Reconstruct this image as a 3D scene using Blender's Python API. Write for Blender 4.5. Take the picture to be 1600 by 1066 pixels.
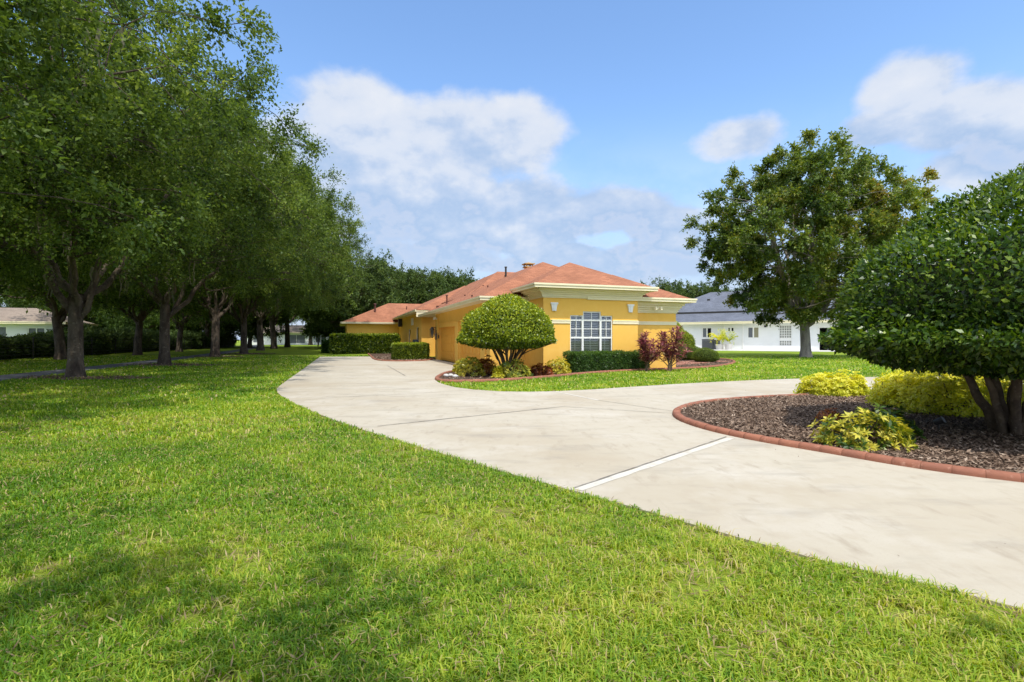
import bpy, math, random
import numpy as np
from mathutils import Vector, Matrix
for o in list(bpy.data.objects): bpy.data.objects.remove(o)
R = math.radians
SC = bpy.context.scene
COL = SC.collection
H, F, HZ = 1.5, 800.0, 531.0            # eye height, focal length in photo pixels, horizon row

# ------------------------------------------------------------------ camera
cam = bpy.data.cameras.new('camera'); co = bpy.data.objects.new('camera', cam); COL.objects.link(co)
co.location = (0, 0, H); co.rotation_euler = (R(90), 0, 0)
cam.sensor_width = 36; cam.lens = 18.0; cam.clip_end = 3000; cam.clip_start = 0.05
cam.shift_y = -2.0/1600
SC.camera = co
# ------------------------------------------------------------------ light
SUN_EL, SUN_AZ = 63.0, 160.0           # azimuth clockwise from +Y (the view direction)
sx, sy, sz = math.sin(R(SUN_AZ))*math.cos(R(SUN_EL)), math.cos(R(SUN_AZ))*math.cos(R(SUN_EL)), math.sin(R(SUN_EL))
sl = bpy.data.lights.new('sun', 'SUN'); sl.energy = 2.3; sl.angle = R(0.55); sl.color = (1, .95, .86)
so = bpy.data.objects.new('sun', sl); COL.objects.link(so)
so.rotation_euler = Vector((-sx, -sy, -sz)).to_track_quat('-Z', 'Y').to_euler()
SC.view_settings.view_transform = 'Standard'; SC.view_settings.look = 'None'
SC.view_settings.exposure = 0.78; SC.view_settings.gamma = 1

def nd(nt, t, **kw):
    n = nt.nodes.new(t)
    for k, v in kw.items():
        if k.startswith('i_'):
            key = k[2:]; key = int(key) if key.isdigit() else key.replace('_', ' ')
            n.inputs[key].default_value = v
        else: setattr(n, k, v)
    return n
def mth(nt, op, a, b=None, c=None, clamp=False):
    n = nt.nodes.new('ShaderNodeMath'); n.operation = op; n.use_clamp = clamp
    for i, v in enumerate((a, b, c)):
        if v is None: continue
        if isinstance(v, (int, float)): n.inputs[i].default_value = v
        else: nt.links.new(v, n.inputs[i])
    return n.outputs[0]

W = bpy.data.worlds.new('World'); SC.world = W; W.use_nodes = True
nt = W.node_tree; nt.nodes.clear()
sky = nd(nt, 'ShaderNodeTexSky', sky_type='NISHITA'); sky.sun_disc = False
sky.sun_elevation = R(SUN_EL); sky.sun_rotation = R(SUN_AZ)
sky.air_density = 1.0; sky.dust_density = 0.6; sky.ozone_density = 2.5
bg1 = nd(nt, 'ShaderNodeBackground', i_Strength=0.15)
hsv = nd(nt, 'ShaderNodeHueSaturation', i_Saturation=1.08, i_Value=1.10)
nt.links.new(sky.outputs[0], hsv.inputs['Color']); nt.links.new(hsv.outputs[0], bg1.inputs[0])
tc = nd(nt, 'ShaderNodeTexCoord'); sp = nd(nt, 'ShaderNodeSeparateXYZ'); nt.links.new(tc.outputs['Generated'], sp.inputs[0])
az = mth(nt, 'ARCTAN2', sp.outputs[0], sp.outputs[1]); el = mth(nt, 'ARCSINE', sp.outputs[2])
def px2sky(px, py):
    a = math.atan((px-800)/F); return a, math.atan((HZ-py)/F*math.cos(a))
field = None
BL = [(560,180,95,62),(620,230,170,80),(720,225,150,70),(800,205,95,60),(500,260,120,90),(640,310,200,80),
      (800,330,170,55),(930,335,150,42),(1030,350,90,36),(760,365,210,36),(880,395,90,22),(1010,395,130,26),
      (560,330,120,90),(1430,130,85,52),(1490,190,130,62),(1590,200,120,70),(1550,250,160,50),(1150,215,75,40),
      (1370,205,60,30),(1250,330,120,40),(1320,420,200,26),(930,420,260,30),(650,400,160,30),(-300,260,300,110),(2300,250,320,100),(3000,150,500,120)]
for (px, py, rx, ry) in BL:
    a, e = px2sky(px, py); a1, _ = px2sky(px+rx, py); _, e1 = px2sky(px, py-ry)
    ra, re = max(abs(a1-a), .02), max(abs(e1-e), .01)
    dx = mth(nt, 'MULTIPLY', mth(nt, 'SUBTRACT', az, a), 1/ra); dy = mth(nt, 'MULTIPLY', mth(nt, 'SUBTRACT', el, e), 1/re)
    r2 = mth(nt, 'ADD', mth(nt, 'MULTIPLY', dx, dx), mth(nt, 'MULTIPLY', dy, dy))
    g = mth(nt, 'SUBTRACT', 1.0, mth(nt, 'SQRT', r2))
    field = g if field is None else mth(nt, 'SMOOTH_MAX', field, g, 0.25)
cv = nd(nt, 'ShaderNodeCombineXYZ'); nt.links.new(az, cv.inputs[0]); nt.links.new(mth(nt, 'MULTIPLY', el, 1.5), cv.inputs[1])
n1 = nd(nt, 'ShaderNodeTexNoise', i_Scale=6.0, i_Detail=12.0, i_Roughness=0.56); nt.links.new(cv.outputs[0], n1.inputs[0])
n2 = nd(nt, 'ShaderNodeTexNoise', i_Scale=4.5, i_Detail=6.0, i_Roughness=0.5); nt.links.new(cv.outputs[0], n2.inputs[0])
cvb = nd(nt, 'ShaderNodeVectorMath', operation='ADD'); cvb.inputs[1].default_value = (.02, .045, 0); nt.links.new(cv.outputs[0], cvb.inputs[0])
n3 = nd(nt, 'ShaderNodeTexNoise', i_Scale=6.0, i_Detail=12.0, i_Roughness=0.56); nt.links.new(cvb.outputs[0], n3.inputs[0])
bil = mth(nt, 'SUBTRACT', n1.outputs[0], n3.outputs[0])
field = mth(nt, 'ADD', field, 0.21)
fz = mth(nt, 'ADD', field, mth(nt, 'MULTIPLY', mth(nt, 'SUBTRACT', n1.outputs[0], 0.5), 1.7))
mr = nd(nt, 'ShaderNodeMapRange', interpolation_type='SMOOTHSTEP'); mr.inputs['From Min'].default_value = -.06; mr.inputs['From Max'].default_value = .50
nt.links.new(fz, mr.inputs[0])
# thin veil near the horizon
veil = nd(nt, 'ShaderNodeMapRange', interpolation_type='SMOOTHSTEP'); veil.inputs['From Min'].default_value = 0.42; veil.inputs['From Max'].default_value = 0.0
veil.inputs['To Min'].default_value = 0.0; veil.inputs['To Max'].default_value = 1.15
nt.links.new(el, veil.inputs[0])
veil2 = mth(nt, 'MULTIPLY', veil.outputs[0], mth(nt, 'ADD', mth(nt, 'MULTIPLY', n2.outputs[0], 1.2), 0.42), clamp=True)
alpha = mth(nt, 'MAXIMUM', mr.outputs[0], veil2, clamp=True)
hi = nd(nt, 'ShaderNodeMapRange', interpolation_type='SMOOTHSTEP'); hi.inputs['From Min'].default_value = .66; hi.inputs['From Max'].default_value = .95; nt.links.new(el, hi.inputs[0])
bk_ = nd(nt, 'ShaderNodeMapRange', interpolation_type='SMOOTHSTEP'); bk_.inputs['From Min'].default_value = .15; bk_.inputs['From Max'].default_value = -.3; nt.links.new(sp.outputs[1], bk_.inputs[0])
hb = mth(nt, 'MAXIMUM', hi.outputs[0], bk_.outputs[0])      # unseen bright cloud overhead and behind, added to raise the fill light
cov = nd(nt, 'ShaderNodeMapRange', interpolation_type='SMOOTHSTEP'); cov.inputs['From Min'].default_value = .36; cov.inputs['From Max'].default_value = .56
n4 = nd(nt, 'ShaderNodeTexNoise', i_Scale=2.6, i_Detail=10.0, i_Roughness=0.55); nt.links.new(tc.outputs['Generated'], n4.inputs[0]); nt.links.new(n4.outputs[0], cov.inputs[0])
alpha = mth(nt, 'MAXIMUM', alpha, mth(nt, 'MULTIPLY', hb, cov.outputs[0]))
alpha = mth(nt, 'MULTIPLY', alpha, 0.93)
grey = nd(nt, 'ShaderNodeValToRGB'); cr = grey.color_ramp
cr.elements[0].position = 0.0; cr.elements[0].color = (.50,.63,.86,1)
cr.elements[1].position = 1.0; cr.elements[1].color = (.84,.87,.93,1)
for p_, c_ in ((.14,(.56,.66,.85,1)), (.24,(.45,.59,.82,1)), (.42,(.56,.67,.86,1)), (.62,(.74,.80,.91,1))):
    e_ = cr.elements.new(p_); e_.color = c_
gpos = mth(nt, 'ADD', mth(nt, 'MULTIPLY', el, 1.55), mth(nt, 'MULTIPLY', mth(nt, 'SUBTRACT', n2.outputs[0], .5), .7))
gpos = mth(nt, 'ADD', gpos, mth(nt, 'MULTIPLY', bil, 1.7))
nt.links.new(gpos, grey.inputs[0])
bg2 = nd(nt, 'ShaderNodeBackground'); nt.links.new(mth(nt, 'ADD', mth(nt, 'MULTIPLY', hb, .75), .58), bg2.inputs[1]); nt.links.new(grey.outputs[0], bg2.inputs[0])  # extra strength goes to the added cloud out of view
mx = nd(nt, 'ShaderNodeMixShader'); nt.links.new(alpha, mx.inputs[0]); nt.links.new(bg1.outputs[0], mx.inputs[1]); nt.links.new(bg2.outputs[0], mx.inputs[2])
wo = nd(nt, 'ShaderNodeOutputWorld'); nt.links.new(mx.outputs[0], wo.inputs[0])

# ------------------------------------------------------------------ materials
def pmat(name, col, rough=.8, spec=.3, noise=None, bump=None, coords='Object', metallic=0):
    """noise = list of (scale, detail, colour, lo, hi[, stretch]) layers; bump = (scale, strength, dist)"""
    m = bpy.data.materials.new(name); m.use_nodes = True; t = m.node_tree; b = t.nodes['Principled BSDF']
    b.inputs['Roughness'].default_value = rough; b.inputs['Specular IOR Level'].default_value = spec; b.inputs['Metallic'].default_value = metallic
    tcn = nd(t, 'ShaderNodeTexCoord'); src = tcn.outputs[coords]
    rgb = nd(t, 'ShaderNodeRGB'); rgb.outputs[0].default_value = (*col, 1); cur = rgb.outputs[0]
    for L in (noise or []):
        s, d, c, lo, hi = L[:5]
        vec = src
        if len(L) > 5:
            mp = nd(t, 'ShaderNodeMapping'); mp.inputs['Scale'].default_value = L[5]; t.links.new(src, mp.inputs[0]); vec = mp.outputs[0]
        n = nd(t, 'ShaderNodeTexNoise', i_Scale=s, i_Detail=d, i_Roughness=.6); t.links.new(vec, n.inputs[0])
        r = nd(t, 'ShaderNodeMapRange'); r.inputs[1].default_value = lo; r.inputs[2].default_value = hi; t.links.new(n.outputs[0], r.inputs[0])
        k = nd(t, 'ShaderNodeMixRGB'); k.inputs[2].default_value = (*c, 1)
        t.links.new(r.outputs[0], k.inputs[0]); t.links.new(cur, k.inputs[1]); cur = k.outputs[0]
    t.links.new(cur, b.inputs['Base Color'])
    if bump:
        n = nd(t, 'ShaderNodeTexNoise', i_Scale=bump[0], i_Detail=4.0); t.links.new(src, n.inputs[0])
        bp = nd(t, 'ShaderNodeBump', i_Strength=bump[1], i_Distance=bump[2]); t.links.new(n.outputs[0], bp.inputs['Height']); t.links.new(bp.outputs[0], b.inputs['Normal'])
    m['cur'] = 1
    return m
def leafmat(name, cols, trans=.35, rough=.45, spec=.4, big=None):
    """cols: ramp over the per-leaf attribute 'tint' (red channel)"""
    m = bpy.data.materials.new(name); m.use_nodes = True; t = m.node_tree; b = t.nodes['Principled BSDF']
    a = nd(t, 'ShaderNodeAttribute', attribute_name='tint'); rp = nd(t, 'ShaderNodeValToRGB'); e = rp.color_ramp
    sep = nd(t, 'ShaderNodeSeparateColor'); t.links.new(a.outputs['Color'], sep.inputs[0]); t.links.new(sep.outputs[0], rp.inputs[0])
    n = len(cols); e.elements[0].color = (*cols[0], 1); e.elements[0].position = 0; e.elements[1].color = (*cols[-1], 1); e.elements[1].position = 1
    for i in range(1, n-1): x = e.elements.new(i/(n-1)); x.color = (*cols[i], 1)
    cur = rp.outputs[0]
    if big:
        c, s, lo, hi = big
        g = nd(t, 'ShaderNodeNewGeometry'); nn = nd(t, 'ShaderNodeTexNoise', i_Scale=s, i_Detail=5.0); t.links.new(g.outputs['Position'], nn.inputs[0])
        r = nd(t, 'ShaderNodeMapRange'); r.inputs[1].default_value = lo; r.inputs[2].default_value = hi; t.links.new(nn.outputs[0], r.inputs[0])
        k = nd(t, 'ShaderNodeMixRGB'); k.inputs[2].default_value = (*c, 1); t.links.new(r.outputs[0], k.inputs[0]); t.links.new(cur, k.inputs[1]); cur = k.outputs[0]
    t.links.new(cur, b.inputs['Base Color']); b.inputs['Roughness'].default_value = rough; b.inputs['Specular IOR Level'].default_value = spec
    tr = nd(t, 'ShaderNodeBsdfTranslucent'); hs = nd(t, 'ShaderNodeHueSaturation', i_Hue=.485, i_Saturation=1.1, i_Value=1.5); t.links.new(cur, hs.inputs['Color']); t.links.new(hs.outputs[0], tr.inputs[0])
    ms = nd(t, 'ShaderNodeMixShader', i_0=trans); t.links.new(b.outputs[0], ms.inputs[1]); t.links.new(tr.outputs[0], ms.inputs[2])
    t.links.new(ms.outputs[0], t.nodes['Material Output'].inputs[0])
    return m
def shinglemat(name, c1, c2, mortar):
    m = bpy.data.materials.new(name); m.use_nodes = True; t = m.node_tree; b = t.nodes['Principled BSDF']; b.inputs['Roughness'].default_value = .9; b.inputs['Specular IOR Level'].default_value = .15
    uv = nd(t, 'ShaderNodeUVMap'); uv.uv_map = 'UVMap'
    br = nd(t, 'ShaderNodeTexBrick'); br.inputs['Scale'].default_value = 1; br.inputs['Brick Width'].default_value = .32; br.inputs['Row Height'].default_value = .14
    br.inputs['Mortar Size'].default_value = .008; br.inputs['Color1'].default_value = (*c1, 1); br.inputs['Color2'].default_value = (*c2, 1); br.inputs['Mortar'].default_value = (*mortar, 1)
    t.links.new(uv.outputs[0], br.inputs[0])
    n = nd(t, 'ShaderNodeTexNoise', i_Scale=.7, i_Detail=6.0); t.links.new(uv.outputs[0], n.inputs[0])
    r = nd(t, 'ShaderNodeMapRange'); r.inputs[1].default_value = .35; r.inputs[2].default_value = .7; r.inputs[3].default_value = .86; r.inputs[4].default_value = 1.1; t.links.new(n.outputs[0], r.inputs[0])
    k = nd(t, 'ShaderNodeMixRGB', blend_type='MULTIPLY', i_0=1.0); t.links.new(br.outputs[0], k.inputs[1]); t.links.new(r.outputs[0], k.inputs[2])
    t.links.new(k.outputs[0], b.inputs['Base Color'])
    bp = nd(t, 'ShaderNodeBump', i_Strength=.4, i_Distance=.01); t.links.new(br.outputs['Fac'], bp.inputs['Height']); bp.invert = True; t.links.new(bp.outputs[0], b.inputs['Normal'])
    return m

M = {}
M['stucco'] = pmat('stucco', (.84,.49,.10), .85, .2, [(0.6,5,(.79,.45,.085),.45,.75), (2.5,4,(.86,.53,.13),.5,.8), (1.2,6,(.70,.40,.09),.6,.85,(1,1,.25))], (55,.5,.012))
M['door_paint'] = pmat('door_paint', (.84,.41,.06), .6, .3, [(0.8,3,(.8,.38,.055),.4,.8)])
M['cream'] = pmat('cream', (.82,.73,.50), .7, .3, [(1.2,5,(.74,.65,.43),.45,.75)])
M['white'] = pmat('white_paint', (.80,.79,.75), .5, .4, [(2.0,4,(.7,.69,.64),.5,.8)])
M['whitewall'] = pmat('white_stucco', (.74,.75,.74), .85, .2, [(.5,5,(.66,.67,.65),.45,.8),(.2,2,(.78,.78,.76),.5,.7)], (30,.4,.01))
M['red'] = shinglemat('red_shingle', (.39,.165,.09), (.29,.12,.066), (.18,.075,.048))
M['slate'] = shinglemat('slate_shingle', (.15,.165,.20), (.12,.13,.16), (.08,.085,.10))
M['brownroof'] = shinglemat('tan_shingle', (.30,.24,.19), (.24,.19,.15), (.14,.11,.09))
M['dark'] = pmat('dark_metal', (.025,.022,.02), .5, .5)
M['black'] = pmat('black_interior', (.012,.012,.014), .9, .1)
M['rustpipe'] = pmat('pipe_paint', (.10,.035,.025), .6, .4)
M['grey'] = pmat('grey_metal', (.13,.14,.16), .55, .5, [(6,3,(.10,.11,.12),.4,.7)])
M['cover'] = pmat('vinyl_cover', (.035,.05,.075), .5, .5, [(4,3,(.06,.08,.1),.5,.7)])
M['woodcap'] = pmat('tan_cap', (.45,.27,.10), .7, .3)
M['blind'] = pmat('blind', (.72,.72,.70), .6, .3)
M['concrete'] = pmat('concrete', (.455,.41,.325), .9, .15, [(.22,7,(.39,.33,.24),.46,.66), (.55,6,(.50,.46,.385),.5,.68), (.9,9,(.30,.27,.22),.53,.78,(.8,2.2,1)), (2.2,9,(.33,.28,.21),.56,.8,(2.2,.8,1)), (5,8,(.40,.345,.265),.5,.85), (60,2,(.42,.37,.30),.55,.8)], (120,.3,.004), 'Object')
M['patio'] = pmat('patio_concrete', (.62,.60,.56), .9, .15, [(.5,6,(.52,.5,.46),.5,.75)])
M['joint'] = pmat('joint_white', (.56,.53,.46), .9, .1, [(6,6,(.45,.42,.36),.5,.7)])
M['crack'] = pmat('joint_dark', (.22,.20,.17), .95, .1, [(5,5,(.40,.37,.32),.45,.65)])
M['asphalt'] = pmat('asphalt', (.13,.13,.14), .95, .15, [(.8,6,(.19,.185,.18),.45,.7), (40,3,(.07,.07,.07),.5,.8)])
M['mulchbase'] = pmat('mulch_base', (.13,.085,.06), .95, .1, [(9,6,(.05,.03,.022),.4,.65), (25,4,(.17,.115,.085),.55,.75)], (25,1.0,.03))
M['curb'] = pmat('terracotta_curb', (.31,.125,.075), .8, .25, [(3,6,(.24,.10,.065),.42,.66), (9,6,(.44,.22,.15),.58,.7), (1.1,5,(.26,.12,.09),.58,.75)], (60,.3,.004))
M['grout'] = pmat('grout', (.20,.085,.055), .95, .1)
M['brick'] = pmat('brick_paver', (.42,.19,.13), .85, .2, [(5,4,(.32,.14,.10),.4,.7)])
M['bark'] = pmat('bark', (.12,.095,.07), .95, .1, [(3.5,6,(.06,.045,.035),.4,.62,(1,1,.35)), (9,5,(.21,.18,.14),.58,.75)], (11,1.0,.06))
M['barklt'] = pmat('bark_light', (.26,.23,.19), .95, .1, [(2.5,6,(.15,.13,.11),.4,.62,(1,1,.3)), (9,5,(.34,.31,.26),.56,.75)], (11,.9,.05))
M['stem'] = pmat('stem', (.14,.10,.065), .9, .15, [(7,5,(.08,.055,.04),.4,.65),(16,4,(.22,.18,.13),.58,.75)], (22,.8,.02))
M['duff'] = pmat('leaf_litter', (.24,.14,.09), .95, .1, [(6,6,(.14,.08,.05),.4,.65)], (20,1,.03))
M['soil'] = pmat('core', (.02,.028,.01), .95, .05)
M['pot'] = pmat('pot', (.55,.53,.5), .7, .3)
M['glassblk'] = pmat('glass_block', (.33,.33,.30), .25, .6, [(4,3,(.22,.23,.22),.4,.7)])
M['curtain'] = pmat('curtain_tan', (.26,.24,.15), .4, .5)
M['pane'] = None
def panemat():
    m = bpy.data.materials.new('window_glass'); m.use_nodes = True; t = m.node_tree; t.nodes.clear()
    o = nd(t, 'ShaderNodeOutputMaterial'); tr = nd(t, 'ShaderNodeBsdfTransparent'); tr.inputs[0].default_value = (.85,.86,.86,1)
    gl = nd(t, 'ShaderNodeBsdfGlossy'); gl.inputs['Roughness'].default_value = .03
    fr = nd(t, 'ShaderNodeFresnel', i_IOR=1.5); a = mth(t, 'ADD', fr.outputs[0], .05)
    ms = nd(t, 'ShaderNodeMixShader'); t.links.new(a, ms.inputs[0]); t.links.new(tr.outputs[0], ms.inputs[1]); t.links.new(gl.outputs[0], ms.inputs[2]); t.links.new(ms.outputs[0], o.inputs[0])
    return m
M['pane'] = panemat()
M['oakleaf'] = leafmat('oak_leaf', [(.022,.042,.010),(.068,.12,.020),(.14,.205,.034),(.31,.38,.085)], .45, .5, .28)
M['farleaf'] = leafmat('far_leaf', [(.035,.065,.018),(.065,.105,.024),(.10,.145,.032),(.15,.195,.05)], .3, .6, .2)
M['limeleaf'] = leafmat('lime_leaf', [(.06,.11,.015),(.10,.17,.02),(.15,.22,.03)], .35, .5, .3)
M['mapleleaf'] = leafmat('maple_leaf', [(.03,.065,.012),(.085,.14,.02),(.16,.22,.03),(.26,.27,.04),(.36,.25,.05)], .3, .45, .4)
M['moss'] = leafmat('moss_strand', [(.10,.10,.06),(.18,.17,.11),(.25,.23,.15)], .3, .9, .1)
M['topleaf'] = leafmat('topiary_leaf', [(.010,.028,.005),(.04,.095,.011),(.11,.20,.018),(.32,.42,.045)], .25, .34, .5)
M['ficusleaf'] = leafmat('clipped_leaf', [(.03,.065,.007),(.15,.22,.015),(.34,.40,.025),(.54,.58,.05)], .3, .4, .45)
M['hedgeleaf'] = leafmat('hedge_leaf', [(.025,.065,.012),(.045,.105,.016),(.08,.155,.02),(.13,.21,.024)], .25, .4, .4)
M['cushion'] = leafmat('cushion_leaf', [(.06,.10,.012),(.11,.165,.016),(.18,.24,.022)], .3, .5, .3)
M['gold'] = leafmat('gold_leaf', [(.20,.28,.02),(.46,.50,.03),(.70,.68,.05),(.80,.76,.12)], .35, .45, .35)
M['schef'] = leafmat('schefflera_leaf', [(.02,.06,.012),(.06,.12,.015),(.40,.42,.04),(.72,.64,.10)], .3, .3, .5)
M['croton'] = leafmat('croton_leaf', [(.04,.09,.015),(.16,.22,.03),(.40,.40,.05),(.62,.52,.06)], .3, .35, .45)
M['redcroton'] = leafmat('red_croton_leaf', [(.05,.03,.02),(.20,.05,.02),(.42,.14,.03),(.5,.3,.05)], .3, .35, .45)
M['ti'] = leafmat('ti_leaf', [(.06,.022,.026),(.17,.045,.06),(.34,.10,.11),(.55,.30,.20),(.66,.5,.30)], .3, .35, .45)
M['grass'] = leafmat('grass_blade', [(.085,.20,.016),(.17,.31,.022),(.32,.43,.035),(.50,.51,.075),(.56,.44,.25)], .35, .5, .25)
M['thatch'] = leafmat('thatch', [(.16,.11,.06),(.28,.21,.11),(.42,.34,.19)], .1, .9, .1)
M['chip'] = leafmat('mulch_chip', [(.06,.04,.028),(.17,.115,.08),(.33,.24,.175),(.52,.42,.33)], .0, .9, .1)
def lawnmat():
    m = pmat('lawn', (.19,.27,.026), .95, .05, [(.25,6,(.27,.34,.035),.45,.7), (1.3,6,(.13,.21,.02),.5,.75), (3.5,7,(.22,.16,.08),.56,.72), (22,6,(.10,.16,.016),.5,.7), (40,4,(.31,.34,.07),.58,.8)], (45,1.0,.03))
    return m
M['lawn'] = lawnmat()

# ------------------------------------------------------------------ mesh helpers
def tag(o, label=None, cat=None, group=None, kind=None):
    if label: o['label'] = label
    if cat: o['category'] = cat
    if group: o['group'] = group
    if kind: o['kind'] = kind
    return o
def empty(name, loc=(0,0,0), rz=0, **kw):
    o = bpy.data.objects.new(name, None); COL.objects.link(o); o.location = loc; o.rotation_euler = (0,0,rz)
    o.empty_display_size = .2
    return tag(o, **kw)
def link(name, me, parent=None, mat=None, smooth=False, loc=None, **kw):
    o = bpy.data.objects.new(name, me); COL.objects.link(o)
    if mat is not None:
        for mm in (mat if isinstance(mat, (list, tuple)) else [mat]): me.materials.append(mm)
    if parent: o.parent = parent
    if loc is not None: o.location = loc
    if smooth: me.polygons.foreach_set('use_smooth', [True]*len(me.polygons))
    return tag(o, **kw)
class MB:
    def __init__(s): s.v = []; s.f = []
    def face(s, pts):
        b = len(s.v); s.v += [tuple(p) for p in pts]; s.f.append(list(range(b, b+len(pts))))
    def box(s, x0, x1, y0, y1, z0, z1, bev=0):
        if x0 > x1: x0, x1 = x1, x0
        if y0 > y1: y0, y1 = y1, y0
        if z0 > z1: z0, z1 = z1, z0
        b = len(s.v)
        s.v += [(x,y,z) for z in (z0,z1) for (x,y) in ((x0,y0),(x1,y0),(x1,y1),(x0,y1))]
        for q in ((0,3,2,1),(4,5,6,7),(0,1,5,4),(1,2,6,5),(2,3,7,6),(3,0,4,7)): s.f.append([b+i for i in q])
        return s
    def hip(s, x0, x1, y0, y1, z, pitch, th=.0):
        w, d = x1-x0, y1-y0; t = min(w, d)/2; zt = z+pitch*t
        A, B, C, D = (x0,y0,z),(x1,y0,z),(x1,y1,z),(x0,y1,z)
        if w <= d:
            P, Q = ((x0+x1)/2, y0+t, zt), ((x0+x1)/2, y1-t, zt)
            s.face([A,B,P]); s.face([B,C,Q,P]); s.face([C,D,Q]); s.face([D,A,P,Q])
        else:
            P, Q = (x0+t, (y0+y1)/2, zt), (x1-t, (y0+y1)/2, zt)
            s.face([A,B,Q,P]); s.face([B,C,Q]); s.face([C,D,P,Q]); s.face([D,A,P])
        return s
    def prism(s, poly, z0, z1):
        n = len(poly); s.face([(x,y,z1) for x,y in poly]); s.face([(x,y,z0) for x,y in reversed(poly)])
        for i in range(n):
            (a,b),(c,d) = poly[i], poly[(i+1)%n]; s.face([(a,b,z0),(c,d,z0),(c,d,z1),(a,b,z1)])
        return s
    def cyl(s, x, y, z0, z1, r0, r1=None, n=12, cap=True):
        r1 = r0 if r1 is None else r1
        lo = [(x+r0*math.cos(6.2832*i/n), y+r0*math.sin(6.2832*i/n), z0) for i in range(n)]
        hi = [(x+r1*math.cos(6.2832*i/n), y+r1*math.sin(6.2832*i/n), z1) for i in range(n)]
        b = len(s.v); s.v += lo+hi
        for i in range(n): j = (i+1)%n; s.f.append([b+i,b+j,b+n+j,b+n+i])
        if cap: s.f.append([b+n+i for i in range(n)]); s.f.append([b+n-1-i for i in range(n)])
        return s
    def wall(s, org, du, length, height, nrm, holes, depth):
        """vertical wall sheet from org along du (unit), with recessed holes (a0,a1,z0,z1)"""
        org = Vector(org); du = Vector(du); nrm = Vector(nrm); up = Vector((0,0,1))
        us = sorted({0, length} | {h[0] for h in holes} | {h[1] for h in holes}); zs = sorted({0, height} | {h[2] for h in holes} | {h[3] for h in holes})
        P = lambda a, z, d=0: org+du*a+up*z-nrm*d
        flip = du.cross(up).dot(nrm) < 0
        def q(pts): s.face(pts[::-1] if flip else pts)
        inh = lambda a, z: any(h[0] < a < h[1] and h[2] < z < h[3] for h in holes)
        for i in range(len(us)-1):
            for j in range(len(zs)-1):
                a0,a1,z0,z1 = us[i],us[i+1],zs[j],zs[j+1]
                if not inh((a0+a1)/2, (z0+z1)/2): q([P(a0,z0),P(a1,z0),P(a1,z1),P(a0,z1)]); continue
                am, zm = (a0+a1)/2, (z0+z1)/2
                if i == 0 or not inh((us[i-1]+a0)/2, zm): q([P(a0,z0),P(a0,z0,depth),P(a0,z1,depth),P(a0,z1)][::-1])
                if i == len(us)-2 or not inh((us[i+2]+a1)/2, zm): q([P(a1,z0),P(a1,z0,depth),P(a1,z1,depth),P(a1,z1)])
                if j == 0 or not inh(am, (zs[j-1]+z0)/2): q([P(a0,z0),P(a0,z0,depth),P(a1,z0,depth),P(a1,z0)])
                if j == len(zs)-2 or not inh(am, (zs[j+2]+z1)/2): q([P(a0,z1),P(a0,z1,depth),P(a1,z1,depth),P(a1,z1)][::-1])
        return s
    def build(s, name, mat, parent=None, smooth=False, bevel=0, **kw):
        me = bpy.data.meshes.new(name); me.from_pydata(s.v, [], s.f); me.update()
        uv = me.uv_layers.new(name='UVMap')
        for p in me.polygons:
            n = p.normal; t = Vector((0,0,1)).cross(n)
            t = t.normalized() if t.length > .05 else Vector((1,0,0))
            b = n.cross(t)
            for li in p.loop_indices:
                c = me.vertices[me.loops[li].vertex_index].co; uv.data[li].uv = (c.dot(t), c.dot(b))
        o = link(name, me, parent, mat, smooth, **kw)
        if bevel:
            bm_ = o.modifiers.new('bevel', 'BEVEL'); bm_.width = bevel; bm_.segments = 2; bm_.limit_method = 'ANGLE'
        return o
def npmesh(name, V, Q, tint=None):
    V = np.asarray(V, np.float32); Q = np.asarray(Q, np.int32); k = Q.shape[1]
    me = bpy.data.meshes.new(name)
    me.vertices.add(len(V)); me.vertices.foreach_set('co', V.ravel())
    me.loops.add(Q.size); me.loops.foreach_set('vertex_index', Q.ravel())
    me.polygons.add(len(Q)); me.polygons.foreach_set('loop_start', np.arange(0, Q.size, k, dtype=np.int32))
    me.update(calc_edges=True)
    if tint is not None:
        a = me.color_attributes.new('tint', 'FLOAT_COLOR', 'POINT')
        c = np.zeros((len(V),4), np.float32); c[:,0] = tint; c[:,3] = 1; a.data.foreach_set('color', c.ravel())
    me.validate()
    return me
def unit(a): return a/np.maximum(np.linalg.norm(a, axis=-1, keepdims=True), 1e-9)
def leaves(P, D, L, Wd, tint, rng, up=None, fold=.12):
    """kite leaves: base P, axis D, length L, width Wd"""
    n = len(P); D = unit(D)
    ref = rng.normal(size=(n,3))*(.55 if up is not None else 1) + (up if up is not None else 0)
    S = unit(np.cross(D, ref)); N = np.cross(S, D)
    L = np.broadcast_to(L, (n,))[:,None]; Wd = np.broadcast_to(Wd, (n,))[:,None]
    v0 = P; v1 = P+D*L*.45+S*Wd*.5+N*L*fold; v2 = P+D*L; v3 = P+D*L*.45-S*Wd*.5+N*L*fold
    V = np.stack([v0,v1,v2,v3], 1).reshape(-1,3); Q = np.arange(4*n).reshape(n,4)
    return V, Q, np.repeat(np.clip(tint,0,1), 4)
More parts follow.
